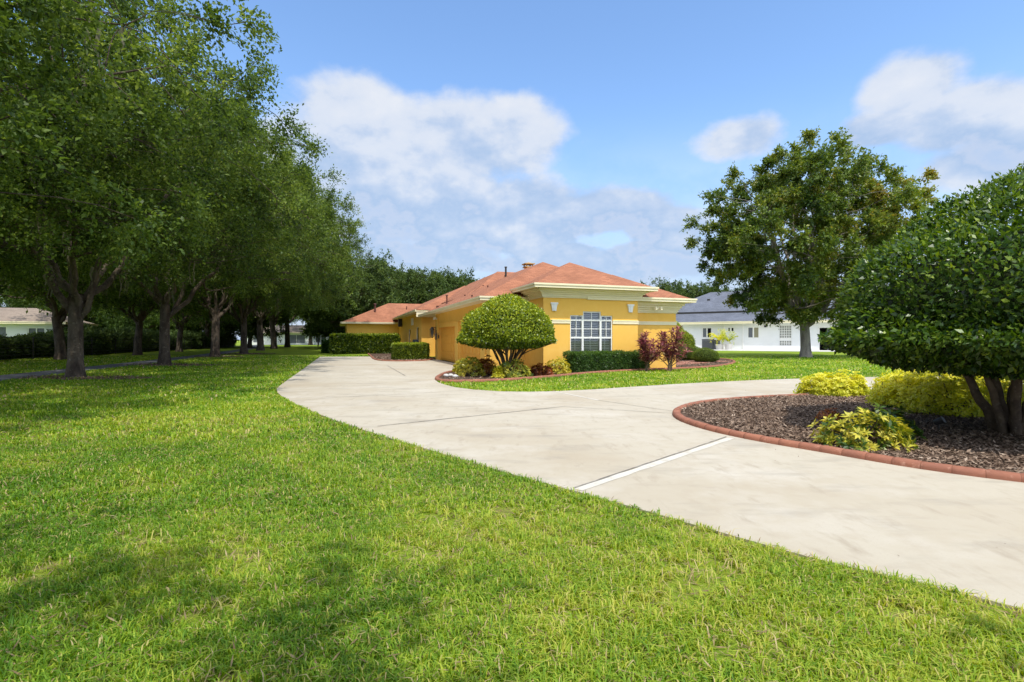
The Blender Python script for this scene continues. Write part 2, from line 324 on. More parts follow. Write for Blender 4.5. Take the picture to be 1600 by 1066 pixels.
class Tubes:
    def __init__(s): s.V = []; s.Q = []; s.n = 0
    def add(s, pts, rad, k=8, flare=0):
        pts = np.asarray(pts, float); rad = np.asarray(rad, float); m = len(pts)
        T = unit(np.gradient(pts, axis=0)); a = np.tile(np.array([.13,.31,.2]), (m,1)); a[:, :] = (0.3,1,0.1)
        B = unit(np.cross(T, a)); C = np.cross(T, B)
        th = np.linspace(0, 2*np.pi, k, endpoint=False)
        ring = B[:,None,:]*np.cos(th)[None,:,None] + C[:,None,:]*np.sin(th)[None,:,None]
        V = (pts[:,None,:]+ring*rad[:,None,None]).reshape(-1,3)
        i = np.arange(m-1)[:,None]*k; j = np.arange(k)[None,:]; j2 = (j+1)%k
        Q = np.stack([i+j, i+j2, i+k+j2, i+k+j], -1).reshape(-1,4)+s.n
        s.V.append(V); s.Q.append(Q); s.n += len(V)
    def mesh(s, name): return npmesh(name, np.concatenate(s.V), np.concatenate(s.Q))
def bez(a, b, c, d, n):
    t = np.linspace(0,1,n)[:,None]; return (1-t)**3*a+3*(1-t)**2*t*b+3*(1-t)*t*t*c+t**3*d

def G(px, py, z=0):
    Z = F*(H-z)/(py-HZ); return ((px-800)/F*Z, Z)
def GP(L): return [G(*p) for p in L]
def smooth_poly(P, it=2, closed=False):
    P = [tuple(p) for p in P]
    for _ in range(it):
        N = [] if closed else [P[0]]
        n = len(P)
        for i in range(n if closed else n-1):
            a, b = P[i], P[(i+1)%n]
            N += [(.75*a[0]+.25*b[0], .75*a[1]+.25*b[1]), (.25*a[0]+.75*b[0], .25*a[1]+.75*b[1])]
        if not closed: N.append(P[-1])
        P = N
    return P
def inside(poly, X, Y):
    r = np.zeros(len(X), bool); n = len(poly)
    for i in range(n):
        x0,y0 = poly[i]; x1,y1 = poly[(i+1)%n]
        if y0 == y1: continue
        c = ((y0 > Y) != (y1 > Y)) & (X < (x1-x0)*(Y-y0)/(y1-y0)+x0); r ^= c
    return r

# ------------------------------------------------------------------ house frame
C0 = Vector((1.44, 23.5, 0)); HA = math.atan2(.323, .946)
U2, V2 = (math.cos(HA), math.sin(HA)), (-math.sin(HA), math.cos(HA))
def hw(u, v): return (C0.x+U2[0]*u+V2[0]*v, C0.y+U2[1]*u+V2[1]*v)

# ------------------------------------------------------------------ ground, drive, paths, beds
g = MB(); g.face([(-900,-400,0),(900,-400,0),(900,1400,0),(-900,1400,0)]); g.build('lawn_ground', M['lawn'], kind='structure')
lower = smooth_poly([(6.4,-.9)]+GP([(1600,957),(1500,932),(1400,908),(1300,884),(1200,857),(1100,828),(1000,799),(900,771),(800,744),(700,714),(600,684),(520,658),(460,632)]), 1)
corner = smooth_poly(GP([(440,620),(430,611),(440,601),(470,580)]), 1)
top = GP([(500,558),(580,557.5)])
b2e = smooth_poly(GP([(580,557.5),(586,564),(620,565.5),(668,564.5),(678,562)]), 1)
gar = [hw(-1.9,16.7), hw(-1.9,3.0)]
b1w = smooth_poly(GP([(716,580),(693,584.5),(680,594.5),(687,600),(720,608.5),(800,614),(900,611.5),(1000,604.5),(1100,598.5),(1200,594),(1280,591.5)]), 1)
drive = lower+corner+top+b2e[1:]+gar+b1w+[(24,22.5),(42,24),(42,-9),(14,-9)]
d = MB(); d.prism(drive, -.1, .02); d.build('driveway', M['concrete'], kind='structure')
bed1c = smooth_poly(GP([(722,579.5),(700,583),(688,588),(681,593.5),(688,597.4),(720,598),(776,596.5),(830,592.8),(887,587.7),(930,583.4),(992,580),(1055,577.4),(1102,575.3),(1138,571),(1150,566.5),(1140,562.5),(1110,560.5)]), 2)
bed1 = bed1c+[hw(9,14), hw(7,2), hw(-1.5,4)]
b = MB(); b.prism(bed1, -.05, .035); b.build('house_mulch_bed', M['mulchbase'], kind='structure')
bed2c = smooth_poly(GP([(575,553),(580,557.5),(586,564),(620,565.5),(668,564.5),(677,561.5)]), 2)
bed2 = bed2c+[hw(-1.5,17), hw(-1.5,30), G(600,551)]
b = MB(); b.prism(bed2, -.05, .035); b.build('side_mulch_bed', M['mulchbase'], kind='structure')
islc = smooth_poly([(20,4.6),(14,3.3),(10,3.0),(7.5,3.75)]+GP([(1600,755),(1500,743),(1400,728),(1300,710),(1180,690),(1100,672),(1056,655),(1058,642),(1100,631),(1180,624.5),(1275,620)])+[(11,14.6),(15,15.6),(20,15.8)], 2)
isl = islc+[(24,13),(24,7)]
b = MB(); b.prism(isl, -.05, .055); b.build('island_mulch_bed', M['mulchbase'], kind='structure')

def curb(name, line, mat, w=.17, h=.10, **kw):
    """rounded extruded edging with stamped brick joints"""
    P = np.array(line); seg = np.linalg.norm(np.diff(P, axis=0), axis=1); s = np.concatenate([[0], np.cumsum(seg)])
    L = s[-1]; st = []; x = 0
    while x < L: st += [x, x+.007, x+.014, x+.24]; x += .27
    st = np.array([q for q in st if q < L]); X = np.interp(st, s, P[:,0]); Y = np.interp(st, s, P[:,1])
    T = unit(np.stack([np.gradient(X), np.gradient(Y)], 1)+1e-9); N = np.stack([-T[:,1], T[:,0]], 1)
    prof = [(-.5,0),(-.5,.45),(-.42,.8),(-.2,1),(.2,1),(.42,.8),(.5,.45),(.5,0)]
    V = []; rr = random.Random(4)
    for i in range(len(st)):
        k = .965 if i % 4 == 1 else 1.0
        j = rr.uniform(-.004, .004)
        for (a, z) in prof: V.append((X[i]+N[i,0]*a*w*k, Y[i]+N[i,1]*a*w*k, .012+z*h*(k-.05*(k<1))+j*(z>0)))
    n = len(prof); Q = [[i*n+j, i*n+j+1, (i+1)*n+j+1, (i+1)*n+j] for i in range(len(st)-1) for j in range(n-1)]
    me = npmesh(name, V, Q); o = link(name, me, None, [mat, M['grout']], False, **kw); me.polygons.foreach_set('material_index', [1 if (i % 4 == 1) else 0 for i in range(len(st)-1) for j in range(n-1)]); return o
curb('curb_edging', islc, M['curb'], .155, .085, label='terracotta red rounded curb edging round the big driveway island bed', cat='curb', group='terracotta curbs round the beds')
curb('curb_edging', bed1c, M['curb'], .16, .09, label='terracotta curb along the mulch bed in front of the orange house', cat='curb', group='terracotta curbs round the beds')
curb('curb_edging', bed2c, M['curb'], .16, .09, label='short terracotta curb round the small hedge bed beside the garage', cat='curb', group='terracotta curbs round the beds')

def strip(mb, a, c, w, z=.024):
    a = Vector((*a,0)); c = Vector((*c,0)); t = (c-a).normalized(); n = Vector((-t.y,t.x,0))*w/2
    rr = random.Random(int(a.x*100)); k = max(2, int((c-a).length/.25)); L = []
    for i in range(k+1):
        p = a+(c-a)*i/k; q = rr.uniform(.8,1.2); L.append((p-n*q, p+n*q))
    for i in range(k):
        mb.face([(*L[i][0].xy,z),(*L[i+1][0].xy,z),(*L[i+1][1].xy,z),(*L[i][1].xy,z)])
j = MB(); strip(j, G(903,769), G(1142,687), .10); strip(j, G(868,613), G(935,627), .07)
j.build('driveway_joint_filler', M['joint'], kind='structure')
j = MB()
for a_, c_, w_ in (((898,766),(1135,685),.02),((590,668),(880,637),.03),((880,637),(1056,648),.02),((545,622),(760,610),.025),((605,572),(633,588),.05),((935,627),(1056,645),.02),((455,628),(600,617),.02)):
    strip(j, G(*a_), G(*c_), w_, .028)
j.build('driveway_crack_line', M['crack'], kind='structure')
# foot path under the oaks
pth = [(-15.5,4),(-17.6,12),(-20.6,22),(-23.6,32),(-29.8,50),(-36,66),(-44,86),(-56,112),(-75,150)]
pth = smooth_poly(pth, 2)
L = []; Rr = []
for i, p in enumerate(pth):
    q = pth[min(i+1, len(pth)-1)]; o_ = pth[max(i-1, 0)]; t = Vector((q[0]-o_[0], q[1]-o_[1])).normalized()
    L.append((p[0]-t.y*.95, p[1]+t.x*.95)); Rr.append((p[0]+t.y*.95, p[1]-t.x*.95))
pathpoly = L+Rr[::-1]
p_ = MB()
for i in range(len(L)-1): p_.face([(*Rr[i],.012),(*Rr[i+1],.012),(*L[i+1],.012),(*L[i],.012)])
p_.build('asphalt_path', M['asphalt'], kind='structure')
# brick walk by the house corner
bw = MB(); rr = random.Random(2)
o0 = Vector((*G(1050,572),0)); e0 = Vector((*G(1135,566),0)); t0 = (e0-o0).normalized(); n0 = Vector((-t0.y,t0.x,0))
for r_ in range(9):
    for c_ in range(34):
        a = o0+t0*(c_*.235+(r_%2)*.117)+n0*(r_*.24)
        h_ = .05+rr.uniform(0,.006)
        pts = [a, a+t0*.225, a+t0*.225+n0*.23, a+n0*.23]
        bw.prism([(q.x,q.y) for q in pts], .0, h_)
bw.build('brick_walk', M['brick'], kind='structure')

# ------------------------------------------------------------------ yellow house
house = empty('yellow_house', C0, HA, label='sprawling single storey orange yellow stucco house with red shingle hip roofs', cat='house')
E1, E2, EB, PT = 3.55, 4.10, 4.0, .5
def roof(x0,x1,y0,y1,e,pt,mat,par,fascia=None,soff=None, gut=.16, front=True):
    ob = MB().hip(x0,x1,y0,y1,e+.012,pt).build('roof', mat, par)
    g_ = MB(); t_ = .09
    for (a,b_,c,d_) in ((x0-t_,x1+t_,y0-t_,y0),)*front+((x0-t_,x1+t_,y1,y1+t_),(x0-t_,x0,y0,y1),(x1,x1+t_,y0,y1)):
        g_.box(a,b_,c,d_,e-gut,e+.02); 
    for (a,b_,c,d_) in ((x0-t_-.035,x1+t_+.035,y0-t_-.035,y0-t_),)*front+((x0-t_-.035,x0-t_,y0-t_,y1+t_),(x1+t_,x1+t_+.035,y0-t_,y1+t_),(x0-t_-.035,x1+t_+.035,y1+t_,y1+t_+.035)):
        g_.box(a,b_,c,d_,e-.045,e+.035)
    g_.build('gutter', fascia, ob)
    MB().box(x0+.004,x1-.004,y0+.004,y1-.004,e-gut+.02,e-gut+.045).build('soffit', soff, ob)
    return ob
rA = roof(-2.45,8.27,1.8,21.2,E1,PT,M['red'],house,M['cream'],M['cream'])
roof(2.3,8.30,0.0,9.0,E1+.006,PT,M['red'],house,M['cream'],M['cream'])
roof(-.6,5.6,-.6,5.6,EB,.49,M['red'],house,M['cream'],M['cream'])
rD = roof(-2.46,8.94,23.0,59.7,E2,PT,M['red'],house,M['cream'],M['cream'],front=False)
MB().hip(0,6.5,14.35,30,4.79,.665).build('roof', M['red'], house)
q_ = MB(); A_,B_,C_,D_,P_,Q_ = (0,13,4.74),(13,13,4.74),(13,22.5,4.74),(0,22.5,4.74),(3.25,17.6,6.99),(9,17.6,6.99)
q_.face([A_,B_,Q_,P_]); q_.face([B_,C_,Q_]); q_.face([C_,D_,P_,Q_]); q_.face([D_,A_,P_]); q_.build('roof', M['red'], house)
MB().hip(-.5,7.0,10,42,4.48,.5).build('roof', M['red'], house)
MB().box(-2.44,-1.0,23.05,23.12,3.5,4.09).build('fascia_return', M['cream'], house)
rW = roof(-8.5,10,41.0,52.8,E1,.46,M['red'],house,M['cream'],M['cream'])
# walls
w = MB()
w.wall((0,0,0),(1,0,0),5.0,EB-.1,(0,-1,0),[(1.355,3.59,.66,2.65),(2.02,2.97,2.65,2.84)],.16)
w.face([(0,0,0),(0,0,EB-.1),(0,2.4,EB-.1),(0,2.4,0)]); w.face([(5,0,0),(5,.6,0),(5,.6,EB-.1),(5,0,EB-.1)])
w.face([(5,.6,2.9),(5,4,2.9),(5,4,EB-.1),(5,.6,EB-.1)])
w.build('wall', M['stucco'], house)
w = MB(); w.face([(5,.6,0),(7.66,.6,0),(7.66,.6,E1-.1),(5,.6,E1-.1)]); w.face([(7.66,.6,0),(7.66,16,0),(7.66,16,E1-.1),(7.66,.6,E1-.1)])
w.build('wall', M['stucco'], house)
w = MB(); w.face([(-1.85,2.4,0),(0,2.4,0),(0,2.4,E1-.1),(-1.85,2.4,E1-.1)])
DH = 2.38
w.wall((-1.85,2.4,0),(0,1,0),14.3,E1-.1,(-1,0,0),[(1.6,6.5,0,DH),(7.6,13.4,0,DH)],.28)
w.face([(-1.85,16.7,0),(-.6,16.7,0),(-.6,16.7,E1-.1),(-1.85,16.7,E1-.1)][::-1])
w.build('wall', M['stucco'], house)
w = MB(); w.wall((-.6,16.7,0),(0,1,0),7.3,E1-.1,(-1,0,0),[(4.0,5.2,0,2.4),(1.4,1.9,1.0,2.3)],.12); w.face([(-1.85,24,0),(-.6,24,0),(-.6,24,E2-.1),(-1.85,24,E2-.1)])
w.wall((-1.85,24,0),(0,1,0),17.6,E2-.1,(-1,0,0),[(1.6,3.2,.2,2.7),(7.0,8.8,.4,2.6)],.12); w.build('wall', M['stucco'], house)
w = MB(); w.face([(-7.9,41.6,0),(-1.85,41.6,0),(-1.85,41.6,E1-.1),(-7.9,41.6,E1-.1)]); w.face([(-7.9,41.6,0),(-7.9,41.6,E1-.1),(-7.9,52,E1-.1),(-7.9,52,0)]); w.face([(-7.9,52,0),(-7.9,52,E1-.1),(8,52,E1-.1),(8,52,0)])
w.build('wall', M['stucco'], house)
w = MB(); w.box(7.0,8.6,3.2,4.6,0,2.95); w.build('side_wall', M['stucco'], house)
# pilaster between the garage doors and end of the garage
for a_, c_, z_ in ((9.06,9.94,DH+.25),(15.85,16.66,E1-.12),(3.06,3.94,DH+.25)): MB().box(-1.93,-1.85,a_,c_,0,z_).build('pilaster', M['stucco'], house)
w = MB(); w.box(-1.90,-1.85,2.44,16.64,DH+.28,DH+.36); w.build('garage_trim_band', M['stucco'], house)
# garage doors
for v0, v1 in ((4.0,8.9),(10.0,15.8)):
    gd = MB(); gd.box(-1.66,-1.58,v0,v1,.02,DH)
    n_ = 4
    for i in range(n_):
        z0 = .05+i*(DH-.05)/n_
        k_ = int((v1-v0)/.72)
        for q in range(k_):
            a = v0+.08+q*(v1-v0-.1)/k_
            gd.box(-1.685,-1.66,a+.04,a+(v1-v0-.1)/k_-.06,z0+.08,z0+(DH-.05)/n_-.07)
    gd.build('garage_door', M['door_paint'], house, bevel=.01)
# cornice of the bay: stepped cream band
def cornice(x0,x1,y,zt,steps,name,xl=True,xr=True,yb=None):
    c = MB()
    for (z0,z1,pr) in steps: c.box(x0-(pr if xl else 0), x1+(pr if xr else 0), y-pr, yb if yb else y-.001, z0, z1)
    return c.build(name, M['cream'], house, bevel=.008)
cornice(0,5,0,0,[(3.44,3.50,.06),(3.50,3.60,.11),(3.60,3.68,.17),(3.68,3.76,.26),(3.76,3.85,.36)],'cornice',yb=2.0)
cornice(5.004,7.66,.6,0,[(2.86,2.92,.05),(2.92,3.03,.09),(3.03,3.12,.15),(3.12,3.24,.22),(3.24,3.41,.32)],'cornice',xl=False,yb=3)
# belt course
c = MB(); c.box(-.03,1.355,-.035,-.001,2.26,2.43); c.box(-.03,1.355,-.05,-.036,2.38,2.42); c.build('belt_course', M['cream'], house); c = MB(); c.box(3.59,5.03,-.035,-.001,2.26,2.43); c.box(5.001,5.03,0,.56,2.26,2.43); c.box(5.0,7.69,.565,.599,2.26,2.43)
c.box(3.59,5.03,-.05,-.036,2.38,2.42); c.box(5.031,7.69,.55,.564,2.38,2.42)
c.box(7.661,7.69,.6,4,2.26,2.43); c.build('belt_course', M['cream'], house)
for uu in (.52, 4.56):
    k = MB(); z0, z1 = 2.83, 3.22
    fr = [(uu-.09,-.08,z0),(uu+.09,-.08,z0),(uu+.15,-.08,z1-.08),(uu-.15,-.08,z1-.08)]; bk = [(x,-.001,z) for x,_,z in fr]
    k.face(fr)
    for i in range(4): k.face([fr[(i+1)%4],fr[i],bk[i],bk[(i+1)%4]])
    k.box(uu-.18,uu+.18,-.11,-.001,z1-.08,z1); k.box(uu-.045,uu+.045,-.095,-.08,z0+.02,z1-.085); k.build('keystone', M['white'], house)
# big bay window
win = MB()
fx0, fx1, mz = 1.355, 3.59, .66
yf = .035
def bar(x0,x1,z0,z1,y0=yf,y1=yf+.07): win.box(x0,x1,y0,y1,z0,z1)
for (a,b_,zt) in ((1.355,2.02,2.65),(2.02,2.97,2.84),(2.97,3.59,2.65)):
    bar(a+.002,a+.05,mz,zt); bar(b_-.05,b_-.002,mz,zt); bar(a+.05,b_-.05,zt-.05,zt-.002); bar(a+.05,b_-.05,mz,mz+.06); bar(a+.05,b_-.05,1.56,1.64); bar(a+.05,b_-.05,2.39,2.47)
wroot = win.build('window', M['white'], house, label='large white three part window with plantation shutters')
mu = MB()
for (a,b_,zt,n_) in ((1.355,2.02,2.65,2),(2.02,2.97,2.84,2),(2.97,3.59,2.65,2)):
    for i in range(1,n_):
        x = a+.05+(b_-a-.1)*i/n_; mu.box(x-.014,x+.014,yf+.02,yf+.05,1.64,2.39); mu.box(x-.014,x+.014,yf+.02,yf+.05,2.47,zt-.05)
    mu.box(a+.05,b_-.05,yf+.021,yf+.049,2.0,2.028)
mu.build('muntins', M['white'], wroot)
gp = MB(); gp.face([(1.36,yf+.055,mz),(3.585,yf+.055,mz),(3.585,yf+.055,2.65),(1.36,yf+.055,2.65)]); gp.face([(2.03,yf+.055,2.65),(2.96,yf+.055,2.65),(2.96,yf+.055,2.84),(2.03,yf+.055,2.84)]); gp.build('pane', M['pane'], wroot)
bl = MB()
for (a,b_,zt) in ((1.38,2.0,2.62),(2.04,2.95,2.8),(2.99,3.57,2.62)):
    z = mz+.05
    while z < zt-.04:
        if not (1.5 < z < 1.6):
            bl.face([(a,.135,z),(b_,.135,z),(b_,.185,z+.048),(a,.185,z+.048)])
        z += .082
    for x in (a, (a+b_)/2-.02, b_-.04): bl.box(x,x+.04,.19,.205,mz,zt)
bl.build('shutters', M['blind'], wroot)
MB().box(1.2,3.75,.45,.5,.4,3.0).box(1.2,1.25,.2,.45,.4,3.0).box(3.7,3.75,.2,.45,.4,3).build('dark_interior', M['black'], wroot)
MB().box(1.27,3.67,-.09,.03,.58,.66).build('sill', M['white'], wroot, bevel=.01)
# side wall openings (entry door, tall windows)
def sidewin(u, v0, v1, z0, z1, nm='window'):
    f_ = MB(); t_ = .05
    f_.box(u+.04,u+.1,v0,v0+t_,z0,z1); f_.box(u+.04,u+.1,v1-t_,v1,z0,z1); f_.box(u+.04,u+.1,v0+t_,v1-t_,z0,z0+t_); f_.box(u+.04,u+.1,v0+t_,v1-t_,z1-t_,z1)
    f_.box(u+.05,u+.09,v0+t_,v1-t_,(z0+z1)/2-.02,(z0+z1)/2+.02)
    fo = f_.build(nm, M['cream'], house); MB().face
    p__ = MB(); p__.face([(u+.09,v0,z0),(u+.09,v0,z1),(u+.09,v1,z1),(u+.09,v1,z0)]); p__.build('pane', M['pane'], fo)
    d__ = MB(); d__.box(u+.13,u+.15,v0-.05,v1+.05,z0-.05,z1+.05); d__.build('dark_interior', M['black'], fo)
sidewin(-.6,18.1,18.6,1.0,2.3); sidewin(-1.85,25.6,27.2,.2,2.7); sidewin(-1.85,31.0,32.8,.4,2.6)
dr = MB().box(-.53,-.47,20.7,21.9,.02,2.4).build('entry_door', M['dark'], house); MB().box(-.57,-.53,20.85,20.89,1.0,1.2).build('handle', M['grey'], dr)
MB().box(-1.9,-1.851,29.0,30.4,2.95,3.65).build('gable_vent', M['white'], house)
MB().box(-2.3,-1.9,38,38.5,3.0,3.9).build('eave_bracket', M['dark'], house)
# lanterns and flood lights
def lantern(u, v, z, s=1.0):
    a = MB(); a.box(-.03,.03,-.05,.05,-.16,.1); a.box(-.2,-.03,-.012,.012,.22,.25); a.box(-.05,-.025,-.012,.012,-.1,.25)
    a.v = [(x*s+u, y*s+v, zz*s+z) for x,y,zz in a.v]; r_ = a.build('wall_lantern', M['dark'], house)
    b_ = MB(); cx = -.2
    b_.cyl(cx,0,.12,.26,.13,.02,8); b_.cyl(cx,0,-.26,-.2,.03,.09,8)
    for q in range(6):
        an = q*1.0472; b_.box(cx+.1*math.cos(an)-.008,cx+.1*math.cos(an)+.008,.1*math.sin(an)-.008,.1*math.sin(an)+.008,-.2,.12)
    b_.v = [(x*s+u, y*s+v, zz*s+z) for x,y,zz in b_.v]; b_.build('cage', M['dark'], r_)
    c_ = MB().cyl(cx,0,-.19,.11,.045,.06,8); c_.v = [(x*s+u, y*s+v, zz*s+z) for x,y,zz in c_.v]; c_.build('glass', M['grey'], r_)
lantern(-1.93,16.3,2.05,1.6); lantern(-1.93,12.0+3.4,1.75,1.0)
f_ = MB().box(-2.0,-1.93,16.0,16.2,3.0,3.12)
for dv in (-.18,.18): f_.cyl(-2.1,16.1+dv,3.0,3.18,.09,.05,10)
f_.build('flood_light', M['white'], house)
f_ = MB().box(6.2,6.4,.22,.28,3.04,3.12)
for du_ in (-.15,.15): f_.cyl(6.3+du_,.16,3.0,3.16,.08,.05,10)
f_.build('flood_light', M['cream'], house)
# roof vents
def slopez(u): return E1+PT*(u+2.45)
for (u,v,hh,rr_) in ((-1.2,16.0,.62,.055),(-1.45,18.4,.14,.11),(1.2,14.5,.12,.06),(.1,9.5,.12,.05),(2.4,13.0,.14,.05),(-.3,14,.1,.05),(-1.7,6.5,.12,.05)):
    z = slopez(u); p = MB().cyl(u,v,z-.05,z+hh,rr_,rr_,10)
    if hh > .3: p.cyl(u,v,z+hh,z+hh+.05,rr_*2.2,rr_*1.8,10); p.cyl(u,v,z-.05,z+.12,rr_*2,rr_,10)
    p.build('vent_pipe', M['rustpipe'], rA)
p = MB().cyl(2.35,12.7,5.8,6.62,.07,.07,10).cyl(2.35,12.7,6.62,6.68,.11,.09,10).build('vent_pipe', M['dark'], rA)
p = MB().cyl(-4.5,44.0,4.8,5.9,.11,.11,10).cyl(-4.5,44,5.9,6.0,.2,.16,10).build('vent_pipe', M['rustpipe'], rW)
p = MB().cyl(-.5,45,5.3,5.8,.06,.06,10).build('vent_pipe', M['rustpipe'], rW)
ch = MB().box(4.15,4.6,13.3,13.8,5.2,6.8).build('chimney', M['stucco'], house)
MB().box(4.05,4.7,13.2,13.9,6.8,6.87).box(4.1,4.18,13.25,13.33,6.87,7.03).box(4.57,4.65,13.25,13.33,6.87,7.03).box(4.1,4.18,13.77,13.85,6.87,7.03).box(4.57,4.65,13.77,13.85,6.87,7.03).box(4.0,4.75,13.15,13.95,7.03,7.1).build('cap', M['woodcap'], ch)
c_ = MB(); c_.hip(4.1,4.65,13.25,13.85,7.1,.4); c_.build('cap_top', M['woodcap'], ch)

# ------------------------------------------------------------------ white neighbour house
def frame_pts(a, b_):
    a = Vector((*a,0)); b_ = Vector((*b_,0)); t = (b_-a); return a, math.atan2(t.y, t.x), t.length
A0 = (22.5,82.3); A1 = (60,58.1)
o_, ang, LN = frame_pts(A0, A1)
nb = empty('white_house', o_, ang, label='long low white stucco neighbour house with dark grey shingle roof', cat='house')
cA, sA = math.cos(ang), math.sin(ang)
def nbx(px):   # distance along the wall seen at photo column px
    k = (px-800)/F; return (k*o_.y-o_.x)/(cA-k*sA)
def nbz(px, py):
    a = nbx(px); Y = o_.y+sA*a; return H+(HZ-py)*Y/F
EN = 4.15
WIN = [(1097,1112,512,528),(1136.5,1147,511.5,518.5),(1168,1186,511,528.5)]
holes = []
for (a,b_,c,d_) in WIN: holes.append((nbx(a),nbx(b_),nbz((a+b_)/2,d_),nbz((a+b_)/2,c)))
gbh = (nbx(1218),nbx(1236.5),nbz(1227,540),nbz(1227,509)); holes.append(gbh)
dh = (nbx(1279),nbx(1312),.05,nbz(1279,511)); holes.append(dh)
w = MB(); w.wall((0,0,0),(1,0,0),LN,EN-.15,(0,-1,0),holes,.2); w.face([(0,0,0),(0,0,EN-.15),(0,14,EN-.15),(0,14,0)])
w.build('wall', M['whitewall'], nb)
rN = roof(-.9,LN+1,-.9,17.5,EN,.50,M['slate'],nb,M['cream'],M['white'],.3)
tr = MB()   # dark ridge strip of the second roof tier
tr.hip(-.2,LN,2.0,16.5,EN+1.7,.50); r2 = tr.build('upper_roof', M['slate'], rN); MB().box(-.3,LN,1.94,2.0,EN+1.38,EN+1.72).build('trim', M['dark'], r2)
pv = MB().box(7.2,7.6,6.0,6.3,7.6,8.15); pv.build('roof_vent', M['dark'], rN)
for i, h_ in enumerate(holes[:3]):
    x0,x1,z0,z1 = h_; f_ = MB(); t_ = .1
    f_.box(x0,x0+t_,.06,.16,z0,z1).box(x1-t_,x1,.06,.16,z0,z1).box(x0+t_,x1-t_,.06,.16,z0,z0+t_).box(x0+t_,x1-t_,.06,.16,z1-t_,z1).box((x0+x1)/2-.09,(x0+x1)/2+.09,.06,.15,z0+t_,z1-t_)
    fo = f_.build('window', M['white'], nb)
    MB().box(x0+t_,(x0+x1)/2-.09,.13,.14,z0+t_,z1-t_).build('pane', M['grey'], fo); MB().box((x0+x1)/2+.09,x1-t_,.13,.14,z0+t_,z1-t_).build('pane', M['black'] if i < 2 else M['curtain'], fo)
x0,x1,z0,z1 = gbh
gb = MB().box(x0,x1,.13,.17,z0,z1).build('glass_block_window', M['white'], nb)
bk = MB(); nx, nz = 5, 8
for i in range(nx):
    for k in range(nz):
        a = x0+(x1-x0)*i/nx; c = z0+(z1-z0)*k/nz
        if k == 2: continue
        bk.box(a+.05,a+(x1-x0)/nx-.05,.08,.129,c+.05,c+(z1-z0)/nz-.05)
bk.build('glass_blocks', M['glassblk'], gb)
x0,x1,z0,z1 = dh
do = MB().box(x0,x0+.12,.1,.2,z0,z1).box(x1-.12,x1,.1,.2,z0,z1).box(x0,x1,.1,.2,z1-.12,z1).build('sliding_door', M['white'], nb)
MB().box(x0,x1,2.5,2.6,z0,z1).box(x0-.02,x0,.2,2.5,z0,z1).box(x1,x1+.02,.2,2.5,z0,z1).box(x0,x1,.2,2.5,z1,z1+.02).build('dark_interior', M['black'], do)
MB().box(x0+1.0,x0+1.15,.16,.22,z0,z1).box(x0+1.4,x0+2.2,.6,.65,z0,z1-.4).build('door_panel', M['grey'], do)
ds = MB(); 
for px in (1131,1161): a = nbx(px); MB().box(a-.06,a+.06,-.1,-.001,.1,EN-.3).build('downspout', M['white'], nb)
a = nbx(1196); MB().box(a-.15,a+.15,-.22,-.001,nbz(1196,511.5),nbz(1196,508.5)).build('wall_lamp', M['dark'], nb)
pt = MB().box(2,LN+6,-7.0,0.2,-.05,.06); po = pt.build('neighbour_patio', M['patio'], kind='structure'); po.location = o_; po.rotation_euler = (0,0,ang)
def nbw(a, d_): return (o_.x+cA*a-sA*d_, o_.y+sA*a+cA*d_)
for px, ww, lab in ((1110,1.5,'grey air conditioning unit under the first window of the white house'),(1123.5,.7,'slim grey utility box beside the yellow potted palm')):
    a = nbx(px); c = nbw(a,-1.6); t_ = empty('air_conditioner', (*c,.05), ang, label=lab, cat='air conditioner')
    z1 = 1.55 if ww > 1 else 1.4
    b_ = MB().box(-ww/2,ww/2,-.6,.6,0.05,z1-.06); b_.build('cabinet', M['grey'], t_, bevel=.03)
    MB().box(-ww/2-.03,ww/2+.03,-.63,.63,z1-.06,z1).build('lid', M['dark'], t_)
    gr = MB()
    for i in range(9): z = .15+i*.14; gr.box(-ww/2+.05,ww/2-.05,-.625,-.601,z,z+.05)
    gr.build('grille', M['dark'], t_)

# far left houses behind the oaks
def simple_house(name, label, a, b_, dep, eh, pitch, wallm, roofm, wins, zz=.15):
    o2, an, ln = frame_pts(a, b_); t_ = empty(name, o2, an, label=label, cat='house')
    MB().wall((0,0,0),(1,0,0),ln,eh-.1,(0,-1,0),[(x0,x1,z0,z1) for x0,x1,z0,z1 in wins],.15).face
    w_ = MB(); w_.wall((0,0,0),(1,0,0),ln,eh-.1,(0,-1,0),wins,.15)
    w_.face([(ln,0,0),(ln,dep,0),(ln,dep,eh-.1),(ln,0,eh-.1)]); w_.face([(0,0,0),(0,0,eh-.1),(0,dep,eh-.1),(0,dep,0)]); w_.build('wall', wallm, t_)
    roof(-.7,ln+.7,-.7,dep+.7,eh,pitch,roofm,t_,M['cream'],M['white'],.2)
    for (x0,x1,z0,z1) in wins:
        f_ = MB().box(x0,x0+.1,.04,.12,z0,z1).box(x1-.1,x1,.04,.12,z0,z1).box(x0+.1,x1-.1,.04,.12,z1-.1,z1).box(x0+.1,x1-.1,.04,.12,z0,z0+.1).box((x0+x1)/2-.04,(x0+x1)/2+.04,.04,.12,z0+.1,z1-.1)
        fo = f_.build('window', M['white'], t_); MB().box(x0+.1,x1-.1,.13,.14,z0+.1,z1-.1).build('pane', M['grey'], fo)
    return t_
simple_house('white_house', 'white house with tan roof behind the shrubs at the left edge', (-70,40.5), (-44.2,50), 6, 3.2, .4, M['whitewall'], M['brownroof'], [(12,14,.8,2.5),(19.0,23.5,.2,2.8),(25.0,26.4,1.1,2.7)])
